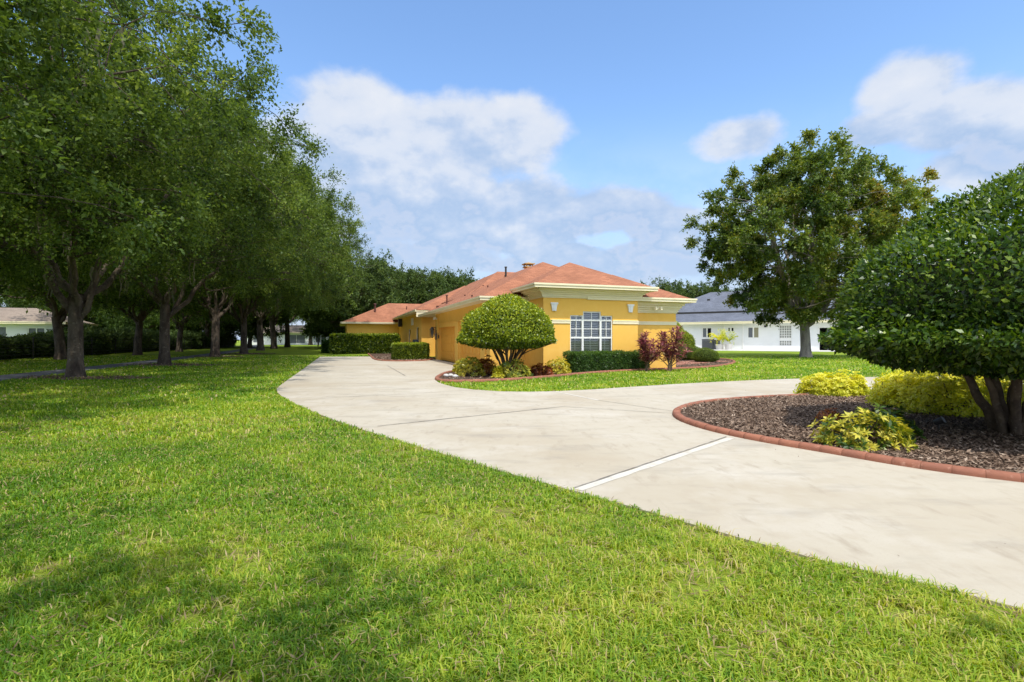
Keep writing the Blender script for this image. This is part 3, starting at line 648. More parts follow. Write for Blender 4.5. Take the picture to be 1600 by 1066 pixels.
simple_house('white_house', 'far white house seen between oak trunks beyond the lawn', (-78,150), (-46,152), 12, 3.6, .35, M['whitewall'], M['brownroof'], [(2,5,.6,2.9),(7,9,.6,2.9),(12,17,.4,3.0),(20,23,.6,2.9),(25,29,.4,2.9)])

# ------------------------------------------------------------------ trees
def tree_data(seed, r0, hf, cc, cr, nlimb, nclump, rc, ntw, nlf, lsz, low=.0, dens_in=.45, moss=0, spread=.75, hue=None, droop=0, zmin=2.2):
    rng = np.random.default_rng(seed); tb = Tubes(); cc = np.array(cc, float); cr = np.array(cr, float)
    hp = np.array([rng.normal()*.25, rng.normal()*.25, hf])
    # trunk with root flare
    n = 12; tp = bez(np.zeros(3), np.array([0,0,hf*.4]), hp*[.5,.5,.7], hp, n); rad = r0*np.linspace(1,.82,n); rad[0] *= 1.4; rad[1] *= 1.12
    tp[0,2] = -.1
    tb.add(tp, rad, 14)
    samples = []; srad = []
    for i in range(nlimb):
        a = 2*np.pi*(i+rng.uniform(-.3,.3))/nlimb; el_ = rng.uniform(.1,1.1) if i % 3 else rng.uniform(.9,1.4)
        d_ = np.array([np.cos(a)*np.cos(el_), np.sin(a)*np.cos(el_), np.sin(el_)])
        end = cc+d_*cr*spread
        s0 = tp[rng.integers(n-5, n)] if i else hp
        L_ = np.linalg.norm(end-s0)
        d0 = unit(np.array([d_[0], d_[1], .75]))
        c1 = s0+d0*L_*.3+rng.normal(size=3)*.3; c2 = end-np.array([d_[0]*.3*L_, d_[1]*.3*L_, .12*L_])+rng.normal(size=3)*.5
        P = bez(s0, c1, c2, end, 16); P[1:-1] += rng.normal(size=(14,3))*.09*L_/8
        r_ = r0*rng.uniform(.38,.52)*np.linspace(1,.12,16)**.85
        tb.add(P, r_, 9); samples.append(P[3:]); srad.append(r_[3:])
        for k in range(3):   # secondary limbs
            q = rng.integers(5,12); dd = unit(d_+rng.normal(size=3)*.8); e2 = cc+unit((P[q]-cc)/cr+dd*.9)*cr*rng.uniform(.6,.9)
            L2 = np.linalg.norm(e2-P[q]); P2 = bez(P[q], P[q]+unit(P[q]-P[q-1])*L2*.3, e2-np.array([0,0,.15*L2]), e2, 10); P2[1:-1] += rng.normal(size=(8,3))*.06
            r2 = r_[q]*.7*np.linspace(1,.15,10); tb.add(P2, r2, 6); samples.append(P2[2:]); srad.append(r2[2:])
    SM = np.concatenate(samples); SR = np.concatenate(srad)
    # clump centres
    C = []
    while len(C) < nclump:
        x = rng.normal(size=3); x /= np.linalg.norm(x); rr_ = rng.uniform(dens_in**3,1)**(1/3)
        if x[2]*rr_ < low: continue
        bump = 1+.12*np.sin(3*x[0]*5+seed)*np.cos(4*x[1]*3)+.10*rng.normal()
        p = cc+x*cr*rr_*min(bump,1.15)
        if p[2] < zmin: continue
        C.append(p)
    C = np.array(C)
    LP = []; LD = []; LT = []
    for p in C:
        dist = np.linalg.norm(SM-p, axis=1)+np.maximum(SM[:,2]-p[2],0)*1.0; k = int(np.argmin(dist)); s0 = SM[k]; L_ = np.linalg.norm(p-s0)
        if L_ > .3:
            P = bez(s0, s0+rng.normal(size=3)*.12*L_+(p-s0)*.35, p-(p-s0)*.3+np.array([0,0,.12*L_])+rng.normal(size=3)*.1*L_, p, 7)
            rs = min(SR[k]*.7, .02+.012*L_); tb.add(P, np.linspace(rs, .012, 7), 5)
        base = rng.uniform(-.2,.2)
        rcl = rc*rng.uniform(.65,1.3)
        td = unit(rng.normal(size=(ntw,3))+unit(p-cc)*.4+np.array([0,0,.1-droop])); tl = rcl*rng.uniform(.5,1.15,ntw)
        t = rng.uniform(.12,1,(ntw,nlf)); pos = p+td[:,None,:]*tl[:,None,None]*t[:,:,None]+rng.normal(size=(ntw,nlf,3))*.07*rc
        pos[:,:,2] -= .10*rc*t**2
        ld = td[:,None,:]*.6+rng.normal(size=(ntw,nlf,3))*.75; ld[:,:,2] -= .15
        LP.append(pos.reshape(-1,3)); LD.append(ld.reshape(-1,3))
        tt = .42+base+rng.normal(size=(ntw,nlf))*.16
        if hue is not None: tt = tt+hue(p, rng)
        LT.append(tt.ravel())
    # small twigs inside clumps
    P = np.concatenate(LP); D = np.concatenate(LD); T = np.concatenate(LT)
    sz = lsz*rng.uniform(.65,1.25,len(P)); V, Q, tn = leaves(P, D, sz, sz*.55, T, rng, up=np.array([0,0,.8]))
    crown = npmesh('crown', V, Q, tn); trunk = tb.mesh('trunk')
    ms = None
    if moss:
        idx = rng.integers(0, len(SM), moss); MP = []; MQ = []; MT = []; nn = 0
        for k in idx:
            ln = rng.uniform(.4,1.5); p = SM[k].copy(); m_ = 6
            for s_ in range(3):
                q = p+rng.normal(size=3)*.09; pts = np.stack([q+np.array([.04*np.sin(i*1.7+k), .04*np.cos(i*1.3+k), -ln*i/m_*rng.uniform(.8,1.1)]) for i in range(m_+1)])
                ww = .05*np.linspace(1,.15,m_+1)[:,None]; an = rng.uniform(0,3.14); sd = np.array([[np.cos(an), np.sin(an), 0]])
                MP += [pts-sd*ww, pts+sd*ww]; b0 = nn; nn += 2*(m_+1)
                MQ += [[b0+i, b0+i+1, b0+m_+1+i+1, b0+m_+1+i] for i in range(m_)]; MT.append(np.full(2*(m_+1), rng.uniform(0,1)))
        ms = npmesh('moss', np.concatenate(MP), MQ, np.concatenate(MT))
    trunk.polygons.foreach_set('use_smooth', [True]*len(trunk.polygons))
    return trunk, crown, ms
def set_mats(td, bark, leaf):
    td[0].materials.append(bark); td[1].materials.append(leaf)
    if td[2]: td[2].materials.append(M['moss'])
    return td
def place_tree(name, td, x, y, rz, s, label, cat='tree', group=None, sz_=None):
    t = empty(name, (x,y,0), rz, label=label, cat=cat, group=group); t.scale = (s,s,sz_ or s)
    link('trunk', td[0], t); link('crown', td[1], t)
    if td[2]: link('moss', td[2], t, kind='stuff')
    return t
oak = [set_mats(tree_data(s_, .27, 3.3, (0,0,8.2), (9.0,9.0,5.6), 8, 660, .98, 20, 18, .125, low=-.62, dens_in=.5, moss=110), M['bark'], M['oakleaf']) for s_ in (11, 23)]
oakfar = set_mats(tree_data(37, .34, 3.2, (0,0,8.0), (9.0,9.0,5.6), 7, 380, 1.35, 12, 13, .24, low=-.55, dens_in=.5, moss=50), M['bark'], M['oakleaf'])
ROW = [(-12.5,-3.0,0,'nearest oak of the row, its limbs reaching over the lawn from behind the camera'),
       (-14.4,10.0,1,'large oak whose leafy crown fills the upper left corner above the lawn'),
       (*G(118,590),0,'oak with thick dark forked trunk nearest the asphalt path'),
       (*G(257,570),1,'second oak along the path with pale leaning forked trunk'),
       (*G(336,557.5),0,'third oak from the left along the path with broad low limbs'),
       (*G(381,553),1,'slim oak just right of the broad third oak'),
       (*G(407,548),2,'thin oak trunk standing between the slim oak and the twisted one'),
       (*G(428,545),2,'oak with pale twisted trunk in front of the far white house'),
       (*G(449,542.6),2,'small dark oak trunk at the right part of the far row'),
       (*G(485,539.2),2,'last dark oak trunk near the end of the row by the hedge')]
rzs = [.6, 2.1, 3.9, 5.1, .3, 1.7, 2.9, 4.4, 5.6, 1.1]
for i, (x, y, k, lab) in enumerate(ROW):
    td = oakfar if k == 2 else oak[k]; s_ = [.9,.9,1.0,1.1,1.3,1.25,1.3,1.4,1.45,1.5][i]
    place_tree('oak_tree', td, x, y, rzs[i], s_, lab, 'tree', 'oaks along the path')
place_tree('oak_tree', oakfar, -2.6, -8.4, 2.2, .88, 'oak standing behind the camera whose crown shades the near lawn', 'tree', 'oaks along the path')
ROW2 = [(*G(215,555),'oak beyond the path, between the two nearest trunks'), (*G(280,549.7),'small oak trunk beyond the path right of the second oak'),
        (*G(361,541),'dark oak across the path behind the slim oak'), (-33.5,38,'oak beyond the path hidden behind the nearest trunk'), (-31,24,'oak beyond the path at the left edge of the photo'), (*G(322,545),'oak by the dark fence behind the third oak')]
for i, (x, y, lab) in enumerate(ROW2):
    place_tree('oak_tree', oakfar, x, y, i*1.3+.4, 1.0, lab, 'tree', 'oaks beyond the path')
# maple-like tree on the right lawn
def hue(p, rng): return .2*max(0, (p[0]+p[2]*.15-1.5)/6)+ .07*rng.normal() - (.12 if p[0] < -3 else 0)
mp = set_mats(tree_data(52, .43, 4.0, (.1,0,10.7), (9.0,8.5,7.9), 9, 500, 1.0, 22, 19, .25, low=-.9, dens_in=.45, moss=14, hue=hue, spread=.85, zmin=3.6), M['barklt'], M['mapleleaf'])
place_tree('shade_tree', mp, *G(1259,558.5), 0.25, .95, 'tall shade tree with rusty tinged crown standing on the lawn before the white house', 'tree')
# wood behind the houses
far = [set_mats(tree_data(s_, .35, 3.0, (0,0,8.0), (6.5,6.5,6.8), 6, 260, 1.35, 11, 12, .36, low=-.95, dens_in=.55), M['bark'], M['farleaf']) for s_ in (61, 62)]
fr_ = random.Random(9)
FT = [(600,100,17.0),(628,104,16.0),(655,98,16.0),(683,108,17.2),(708,114,17.5),(575,90,17),(548,84,16.5),(520,96,14.5),(730,122,17),(560,112,15.5),
      (1030,110,14.5),(1058,118,15.8),(1090,106,14.0),(1118,120,14.5),(1150,118,14.2),(1185,125,14),(1225,120,15),(1290,122,14),(1350,118,15),(1420,120,16),(1500,118,15),(1580,120,16)]
FT = sorted(FT[:10])+sorted(FT[10:])
ORD = ['first','second','third','fourth','fifth','sixth','seventh','eighth','ninth','tenth','eleventh','twelfth','thirteenth']
for i, (px, Y, h_) in enumerate(FT):
    s_ = h_/15.9
    lab = (ORD[i]+' tree from the left in the dense green clump rising behind the red roofs') if i < 10 else (ORD[i-10]+' tree from the left in the line behind the white neighbour house')
    place_tree('background_tree', far[i%2], (px-800)/F*Y, Y, fr_.uniform(0,6.2), s_, lab, 'tree', 'trees behind the red roofed house' if i < 10 else 'trees behind the white house')
lime = set_mats(tree_data(71, .12, .8, (0,0,2.6), (2.4,2.4,1.9), 5, 90, .7, 10, 12, .2, low=-.9, dens_in=.4), M['bark'], M['limeleaf'])
place_tree('small_tree', lime, *G(497,541.5), 0, 1.2, 'low bright lime green tree at the far end of the oak row', 'tree')
for i in range(11):
    px_ = 60+i*33; Y_ = 92+(i*37)%23;  place_tree('background_tree', far[i%2], (px_-800)/F*Y_, Y_, i*.9, 1.15, ORD[i]+' tree from the left in the dark backdrop behind the path and the wire fence', 'tree', 'dark trees behind the path')
for i in range(9):
    x = -150+i*28; place_tree('background_tree', far[i%2], x, 190+fr_.uniform(-8,8), fr_.uniform(0,6), 1.25, ORD[i]+' tree from the left in the farthest line closing the view beyond the lawns', 'tree', 'far trees beyond the lawns')

# ------------------------------------------------------------------ shrubs
def fill_leaves(name, mat, parent, surf, n, size, seed, asp=.55, layers=.12, tintb=0, topbright=.0, nrmw=.7, fold=.12, **kw):
    """surf(rng,n) -> points, normals on a closed clipped surface"""
    rng = np.random.default_rng(seed); P, N = surf(rng, n); dpt = rng.exponential(layers, n)[:,None]
    P = P-N*dpt+rng.normal(size=(n,3))*size*.25
    D = unit(N*nrmw+rng.normal(size=(n,3))*.7); sz = size*rng.uniform(.6,1.25,n)
    cl = np.sin(P[:,0]*7+seed)*np.sin(P[:,1]*6.1+1)*np.sin(P[:,2]*8.3)*.12
    T = .42+tintb+cl+rng.normal(size=n)*.23+topbright*(N[:,2]-.2)  # leaves facing up tinted lighter: light from above put into the colour
    V, Q, t = leaves(P, D, sz, sz*asp, T, rng, up=N*1.0, fold=fold)
    return link(name, npmesh(name, V, Q, t), parent, mat, **kw)
def dome(rx, ry, z0, z1, pw=1.0, under=.25, lump=.04):
    """mushroom dome: top hemisphere plus shallow underside"""
    def f(rng, n):
        d_ = unit(rng.normal(size=(n,3))); 
        lo = d_[:,2] < 0
        zz = np.where(lo, d_[:,2]*under, np.abs(d_[:,2])**pw)
        lm = 1+lump*np.sin(d_[:,0]*6+1)*np.cos(d_[:,1]*7)+lump*.6*np.sin(d_[:,2]*9+d_[:,0]*4)
        zc = z0+(z1-z0)*.0; hz = z1-z0
        P = np.stack([d_[:,0]*rx*lm, d_[:,1]*ry*lm, z0+np.sign(zz)*np.abs(zz)*hz*lm], 1)
        N = unit(np.stack([d_[:,0]/rx, d_[:,1]/ry, np.where(lo, d_[:,2]*3/hz, d_[:,2]/hz)], 1))
        return P, N
    return f
def boxy(lx, ly, z0, z1, rnd=.12, taper=.0):
    def f(rng, n):
        ar = np.array([lx*ly*1.0, lx*(z1-z0), lx*(z1-z0), ly*(z1-z0), ly*(z1-z0)]); k = rng.choice(5, n, p=ar/ar.sum())
        a, b_ = rng.uniform(-1,1,n), rng.uniform(-1,1,n); P = np.zeros((n,3)); N = np.zeros((n,3)); zm, hz = (z0+z1)/2, (z1-z0)/2
        m = k==0; P[m] = np.stack([a[m]*lx/2, b_[m]*ly/2, np.full(m.sum(), z1)],1); N[m] = (0,0,1)
        for kk, s_ in ((1,-1),(2,1)):
            m = k==kk; P[m] = np.stack([a[m]*lx/2, np.full(m.sum(), s_*ly/2), zm+b_[m]*hz],1); N[m] = (0,s_,0)
        for kk, s_ in ((3,-1),(4,1)):
            m = k==kk; P[m] = np.stack([np.full(m.sum(), s_*lx/2), a[m]*ly/2, zm+b_[m]*hz],1); N[m] = (s_,0,0)
        # round the corners
        inner = np.stack([np.clip(P[:,0],-lx/2+rnd,lx/2-rnd), np.clip(P[:,1],-ly/2+rnd,ly/2-rnd), np.clip(P[:,2],z0-1,z1-rnd)],1)
        dv = P-inner; N = np.where((np.abs(dv)>1e-6).sum(1,keepdims=True)>1, unit(dv+1e-9), N); P = inner+unit(dv+1e-9)*rnd
        P += N*(.03*np.sin(P[:,0:1]*5+P[:,1:2]*4)+.02*np.sin(P[:,2:3]*9+P[:,0:1]*11))
        return P, N
    return f
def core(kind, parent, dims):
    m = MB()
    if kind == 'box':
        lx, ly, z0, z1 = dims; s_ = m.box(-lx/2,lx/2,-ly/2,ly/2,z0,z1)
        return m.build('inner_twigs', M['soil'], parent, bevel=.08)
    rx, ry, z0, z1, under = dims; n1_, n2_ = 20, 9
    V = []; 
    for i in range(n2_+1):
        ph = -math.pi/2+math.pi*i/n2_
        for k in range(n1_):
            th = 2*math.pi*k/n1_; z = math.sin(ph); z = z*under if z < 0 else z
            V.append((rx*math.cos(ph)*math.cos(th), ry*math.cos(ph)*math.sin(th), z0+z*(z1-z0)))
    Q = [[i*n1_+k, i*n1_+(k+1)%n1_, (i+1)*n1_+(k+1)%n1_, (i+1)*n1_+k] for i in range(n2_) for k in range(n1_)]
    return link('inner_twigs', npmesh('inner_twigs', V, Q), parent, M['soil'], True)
def stems(parent, n, r, h, spread, rad, seed, mat=None, name='stems', lean=(0,0)):
    rng = np.random.default_rng(seed); tb = Tubes()
    for i in range(n):
        a = 2*np.pi*(i+rng.uniform(-.25,.25))/n; e = np.array([np.cos(a)*spread*rng.uniform(.6,1)+lean[0], np.sin(a)*spread*rng.uniform(.6,1)+lean[1], h*rng.uniform(.9,1.15)])
        s0 = np.array([np.cos(a)*r, np.sin(a)*r, -.05]); P = bez(s0, s0+np.array([0,0,h*.35])+rng.normal(size=3)*.06, e*[.55,.55,.55]+rng.normal(size=3)*.1, e, 12)
        P[1:-1] += rng.normal(size=(10,3))*.012
        r_ = rad*rng.uniform(.7,1.1); tb.add(P, np.linspace(r_*1.15, r_*.55, 12), 8)
        for k in range(3):
            q = rng.integers(5,9); e2 = e+rng.normal(size=3)*[.5,.5,.12]*spread*.8; e2[2] = max(e2[2], h*.9); P2 = bez(P[q], P[q]+(P[q]-P[q-1])*3, e2*.6+P[q]*.4, e2, 8); tb.add(P2, np.linspace(r_*.55, r_*.25, 8), 6)
    return link(name, tb.mesh(name), parent, mat or M['stem'], True)

# near topiary
x, y = 7.75, 7.9
t = empty('topiary_tree', (x,y,.05), 0, label='huge clipped dark green topiary tree at the right edge over the island bed', cat='topiary tree')
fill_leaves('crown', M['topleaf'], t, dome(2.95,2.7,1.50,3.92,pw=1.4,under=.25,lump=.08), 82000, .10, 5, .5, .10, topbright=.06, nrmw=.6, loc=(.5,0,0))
fill_leaves('new_shoots', M['limeleaf'], t, dome(2.99,2.74,1.50,4.0,pw=1.4,under=.2,lump=.08), 8000, .085, 6, .42, .02, tintb=.3, nrmw=1.2, loc=(.5,0,0), label='light green young shoots on the dark crown')
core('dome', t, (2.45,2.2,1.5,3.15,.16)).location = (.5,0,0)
stems(t, 8, .2, 1.5, .85, .07, 8, lean=(.0,0))
# topiary by the house
x, y = G(793,588.5)
t = empty('topiary_tree', (x,y,.03), 0, label='bright green mushroom shaped clipped tree before the garage corner', cat='topiary tree')
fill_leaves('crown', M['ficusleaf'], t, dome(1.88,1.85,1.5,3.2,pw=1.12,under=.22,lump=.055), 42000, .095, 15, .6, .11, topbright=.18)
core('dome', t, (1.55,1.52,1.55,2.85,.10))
stems(t, 11, .12, 1.5, 1.25, .06, 18)

def hedge(name, px0, px1, y0, y1, ztop, depth, n, size, mat, label, cat='hedge', seed=1, wx=None, group=None, tb=0, tops=.22):
    a = Vector((*G(px0,y0),0)); b_ = Vector((*G(px1,y1),0)); d_ = b_-a; L_ = d_.length; an = math.atan2(d_.y,d_.x); nn_ = Vector((-math.sin(an),math.cos(an),0)); c = (a+b_)/2+nn_*depth/2
    t = empty(name, (c.x,c.y,0), an, label=label, cat=cat, group=group)
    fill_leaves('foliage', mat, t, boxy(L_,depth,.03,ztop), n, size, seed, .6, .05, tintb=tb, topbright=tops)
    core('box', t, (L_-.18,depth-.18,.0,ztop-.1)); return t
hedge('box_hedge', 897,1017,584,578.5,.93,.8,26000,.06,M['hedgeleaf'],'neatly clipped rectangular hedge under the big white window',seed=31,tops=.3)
hedge('box_hedge', 616,671,563,562.3,1.22,1.6,26000,.08,M['ficusleaf'],'small low box hedge on the side bed next to the garage',seed=32,tb=-.1,tops=.3)
hedge('box_hedge', 516,622,553.5,553,2.0,2.0,40000,.17,M['ficusleaf'],'long bushy hedge in front of the far orange wing',seed=33,tb=-.22,tops=.3)
hedge('box_hedge', 502,514,552,552.3,1.45,1.6,6000,.14,M['hedgeleaf'],'small dark clipped bush at the left end of the long hedge',seed=34,tb=-.2,tops=.1)
def mound(px, py, rpx, ztop, label, mat, n, size, seed, cat='shrub', group=None, name='round_shrub', ry=None, zlow=.35, tops=.25, tb=0):
    Z0 = F*H/(py-HZ); r_ = rpx/F*Z0; x, y = (px-800)/F*Z0, Z0+r_*.8
    t = empty(name, (x,y,0), 0, label=label, cat=cat, group=group)
    fill_leaves('foliage', mat, t, dome(r_,ry or r_,ztop*zlow,ztop,under=.5), n, size, seed, .5, .04, tintb=tb, topbright=tops)
    core('dome', t, (r_*.88,(ry or r_)*.88,ztop*zlow,ztop*.9,.5)); return t
mound(1108,567.5,21,.95,'clipped cushion shrub nearest the lawn at the end of the bed',M['cushion'],12000,.05,41,group='cushion shrubs beside the brick walk')
mound(1087,564.5,18,1.05,'clipped cushion shrub in the middle of the three by the brick walk',M['cushion'],11000,.05,42,group='cushion shrubs beside the brick walk')
mound(1067,563,16,1.15,'clipped cushion shrub closest to the house corner by the brick walk',M['cushion'],11000,.05,43,group='cushion shrubs beside the brick walk')
mound(1073,561,17,2.15,'taller rounded green shrub behind the cushion shrubs',M['ficusleaf'],14000,.09,44)
mound(1060,559.5,13,2.9,'tall light green shrub peeping past the house corner',M['ficusleaf'],12000,.09,45,tb=.1)

# free form shrubs made of leaf rosettes
def rosettes(name, mat, parent, C, N, nl, L_, asp, seed, tintf=None, droop=.3, spread=.9, fold=.12):
    rng = np.random.default_rng(seed); m = len(C); N = unit(N)
    a = rng.uniform(0,2*np.pi,(m,1))+np.arange(nl)[None]*2*np.pi/nl+rng.normal(size=(m,nl))*.15
    ref = np.where(np.abs(N[:,2:3])>.9, np.array([[1.,0,0]]), np.array([[0,0,1.]])); A = unit(np.cross(N,ref)); B = np.cross(N,A)
    D = A[:,None]*np.cos(a)[:,:,None]+B[:,None]*np.sin(a)[:,:,None]; D = D*spread+N[:,None]*rng.uniform(.1,.8,(m,nl,1)); D[:,:,2] -= droop*rng.uniform(.3,1.2,(m,nl))
    P = np.repeat(C[:,None],nl,1)+D*.01; T = (tintf(C,rng) if tintf else np.full(m,.6))[:,None]+rng.normal(size=(m,nl))*.12
    sz = L_*rng.uniform(.7,1.15,(m,nl)); upv = np.repeat(N[:,None],nl,1).reshape(-1,3)
    V, Q, t = leaves(P.reshape(-1,3), D.reshape(-1,3), sz.ravel(), sz.ravel()*asp, T.ravel(), rng, up=upv*1.5, fold=fold)
    return link(name, npmesh(name, V, Q, t), parent, mat)
def bush(name, x, y, rx, ry, h, nros, nl, L_, asp, mat, label, seed, group=None, tintf=None, cat='shrub', z0=.06, rz=0, droop=.3, zin=.0):
    rng = np.random.default_rng(seed); t = empty(name, (x,y,z0), rz, label=label, cat=cat, group=group)
    d_ = unit(rng.normal(size=(nros,3))); d_[:,2] = np.abs(d_[:,2])*1.0-.08; rr_ = rng.uniform(.45,1,nros)[:,None]**.5
    lm = 1+.26*np.sin(d_[:,0]*5+seed)*np.cos(d_[:,1]*4+seed)+rng.normal(size=nros)*.06
    C = d_*rr_*np.array([rx,ry,h*.95])*lm[:,None]; C[:,2] = np.maximum(C[:,2],.05)
    rosettes('foliage', mat, t, C, unit(d_+np.array([0,0,.4])), nl, L_, asp, seed, tintf, droop)
    tb = Tubes()
    for k in range(0, nros, max(1,nros//22)):
        e = C[k]; b0 = np.array([rng.normal()*.04*rx*3, rng.normal()*.04*ry*3, -.03]); tb.add(bez(b0, b0+np.array([0,0,h*.3]), e*.7, e, 6), np.linspace(.012,.005,6)*(1+h*.5), 5)
    link('stems', tb.mesh('stems'), t, M['stem'], True); return t
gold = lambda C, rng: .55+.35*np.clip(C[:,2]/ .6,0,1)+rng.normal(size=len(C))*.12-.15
schf = lambda C, rng: np.where(C[:,0] < .12, .78, .42)+rng.normal(size=len(C))*.2
# golden shrubs on the island
GS = [((1290,622),.42,.62),((1322,623),.45,.66),((1347,622),.33,.58),((1416,634),.45,.75),((1432,640),.55,.82),((1470,646),.6,.86),((1512,656),.55,.85),((1440,618),.6,.85),((1500,628),.6,.9),((1560,640),.6,.9),((1600,655),.6,.85),((1550,618),.7,.95)]
LG = ['leftmost golden yellow shrub at the far edge of the island bed','middle golden shrub of the three at the far edge of the island','golden shrub right of centre at the far edge of the island','golden shrub just right of the thin garden stake','golden shrub second to the right of the thin garden stake','big golden shrub in the middle of the yellow drift','golden shrub closest to the topiary stems on their left','golden shrub at the back of the drift below the topiary crown','golden shrub at the back seen above the middle one','golden shrub seen between the topiary stems','golden shrub at the right edge behind the topiary stems','golden shrub farthest right at the back of the island']
for i, (pp, r_, h_) in enumerate(GS):
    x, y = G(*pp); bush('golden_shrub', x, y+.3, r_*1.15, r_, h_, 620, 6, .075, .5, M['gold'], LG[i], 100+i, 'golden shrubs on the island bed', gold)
# schefflera
x, y = G(1364,710); bush('schefflera_shrub', x+.08, y+.28, .62, .42, .52, 190, 9, .105, .36, M['schef'], 'low shrub of yellow and green palmate leaves by the island curb', 140, None, lambda C, rng: np.where(rng.uniform(size=len(C)) < .62, .85, .35)+rng.normal(size=len(C))*.1)
x, y = G(1428,700); bush('schefflera_shrub', x, y+.5, .38, .38, .48, 120, 9, .105, .36, M['schef'], 'darker green palmate shrub leaning right of the yellow one', 141, None, lambda C, rng: .22+rng.normal(size=len(C))*.16)
x, y = G(1297,662); bush('low_shrub', x, y, .2, .16, .2, 40, 6, .07, .45, M['redcroton'], 'tiny rusty red plant left of the yellow green shrub', 142)
# bed plants by the house
PL = [(735,589.5,.62,.8,M['croton'],'yellow croton at the tip of the house bed',.1),(762,588,.42,.8,M['redcroton'],'rust red croton beside the yellow one under the clipped tree',0),
      (781,592.5,.22,.4,M['gold'],'tiny bright yellow plant at the front of the house bed',0),(803,592,.68,.78,M['croton'],'green and yellow croton at the foot of the mushroom tree',-.2),
      (845,588,.55,.42,M['redcroton'],'low dark red plants between the two crotons',-.25),(873,586.5,.55,.75,M['croton'],'yellow croton left of the clipped hedge',.12),(722,583.5,.35,.6,M['croton'],'small yellow croton against the garage side',.1)]
for i, (px, py, r_, h_, mt, lab, tb_) in enumerate(PL):
    x, y = G(px,py); bush('croton', x, y+.2, r_, r_*.8, h_, 150, 7, .15, .36, mt, lab, 160+i, None, (lambda C, rng, q=tb_: .72+q+rng.normal(size=len(C))*.16), droop=.1)
# ti plants
def ti(px, py, h_, label, seed, r_):
    x, y = G(px,py); rng = np.random.default_rng(seed); t = empty('ti_plant', (x,y,.03), 0, label=label, cat='plant', group='red leaved plants at the house corner')
    tb = Tubes(); C = []; 
    for k in range(13):
        a = rng.uniform(0,6.28); q = rng.uniform(0,1)**.5*r_; hh = h_*(1-.45*(q/r_)**2)*rng.uniform(.72,1); e = np.array([np.cos(a)*q, np.sin(a)*q*.6, hh-.15])
        tb.add(bez(np.array([rng.normal()*.05,rng.normal()*.05,-.03]), np.array([0,0,hh*.3]), e*[.7,.7,.6], e, 7), np.linspace(.025,.012,7), 6)
        for z in np.arange(max(.35*hh,.4), hh, .10): C.append(np.array([e[0]*z/hh+rng.normal()*.02, e[1]*z/hh, z]))
        C.append(e)
    C = np.array(C); N = np.tile([0,0,1.], (len(C),1))+rng.normal(size=(len(C),3))*.15
    rosettes('foliage', M['ti'], t, C, N, 8, .30, .2, seed, lambda C, rng: .22+rng.uniform(size=len(C))**2*.6, .25, .6)
    link('stems', tb.mesh('stems'), t, M['stem'], True)
ti(1010,581,2.05,'red leaved plant at the right end of the clipped hedge',201,1.0); ti(1046,580.5,2.3,'taller maroon plant with pink edged leaves at the house corner',202,.95)
# potted palms by the white house
for px, s_, lab in ((1129,1.0,'yellow arching palm in white pot against the white wall'),(1143,.85,'greener arching palm in white pot, right of the yellow one')):
    x, y = nbw(nbx(px),-2.4); rng = np.random.default_rng(int(px)); t = empty('potted_palm', (x,y,.05), 0, label=lab, cat='potted plant', group='palms in pots by the white house')
    MB().cyl(0,0,0,.8,.42,.55,14).build('pot', M['pot'], t)
    LPp = []; LDp = []
    for k in range(26):
        a = rng.uniform(0,6.28); d_ = np.array([np.cos(a), np.sin(a), 0]); e = np.array([0,0,.7])+d_*1.5*s_*rng.uniform(.5,1)+np.array([0,0,2.1*s_*rng.uniform(.1,1.1)]); P = bez(np.array([0,0,.7]), np.array([0,0,1.7*s_]), d_*.7+np.array([0,0,2.7*s_*rng.uniform(.8,1)]), e, 14)
        for q in range(3,14):
            sd = np.cross(unit(P[q]-P[q-1]), [0,0,1.]);
            for sg in (-1,1): LPp.append(P[q]); LDp.append(sd*sg+unit(P[q]-P[q-1])*.7+np.array([0,0,-.2]))
    LPp = np.array(LPp); V, Q, tt = leaves(LPp, np.array(LDp), .42*s_, .07, rng.uniform(.3,.95,len(LPp)) if s_ > .9 else rng.uniform(0,.4,len(LPp)), rng)
    link('fronds', npmesh('fronds', V, Q, tt), t, M['gold'])
# understory behind the path fence and chain link fence
fl = smooth_poly([(-27,16),(-31,26),(-35,36),(-39,46),(-43,57),(-49,80),(-56,104)], 1)
fe = empty('wire_fence', (0,0,0), 0, label='dark wire fence with posts along the far side of the path', cat='fence')
for i in range(len(fl)-1):
    a, b_ = Vector(fl[i]), Vector(fl[i+1]); L_ = (b_-a).length; k = max(1, int(L_/3))
    for q in range(k):
        p = a+(b_-a)*q/k; MB().cyl(p.x,p.y,0,1.7,.04,.04,6).build('post', M['dark'], fe)
wm = MB()
for i in range(len(fl)-1):
    a, b_ = Vector(fl[i]), Vector(fl[i+1]); t_ = (b_-a).normalized(); n_ = Vector((-t_.y,t_.x))*.012
    for z in (.15,.4,.65,.9,1.15,1.4,1.65): wm.prism([tuple(a-n_), tuple(b_-n_), tuple(b_+n_), tuple(a+n_)], z, z+.03)
wm.build('wires', M['dark'], fe)
rr = random.Random(77)
usd = empty
k = 0
LU = 'dark leafy shrub of the screen behind the wire fence'
ub = None
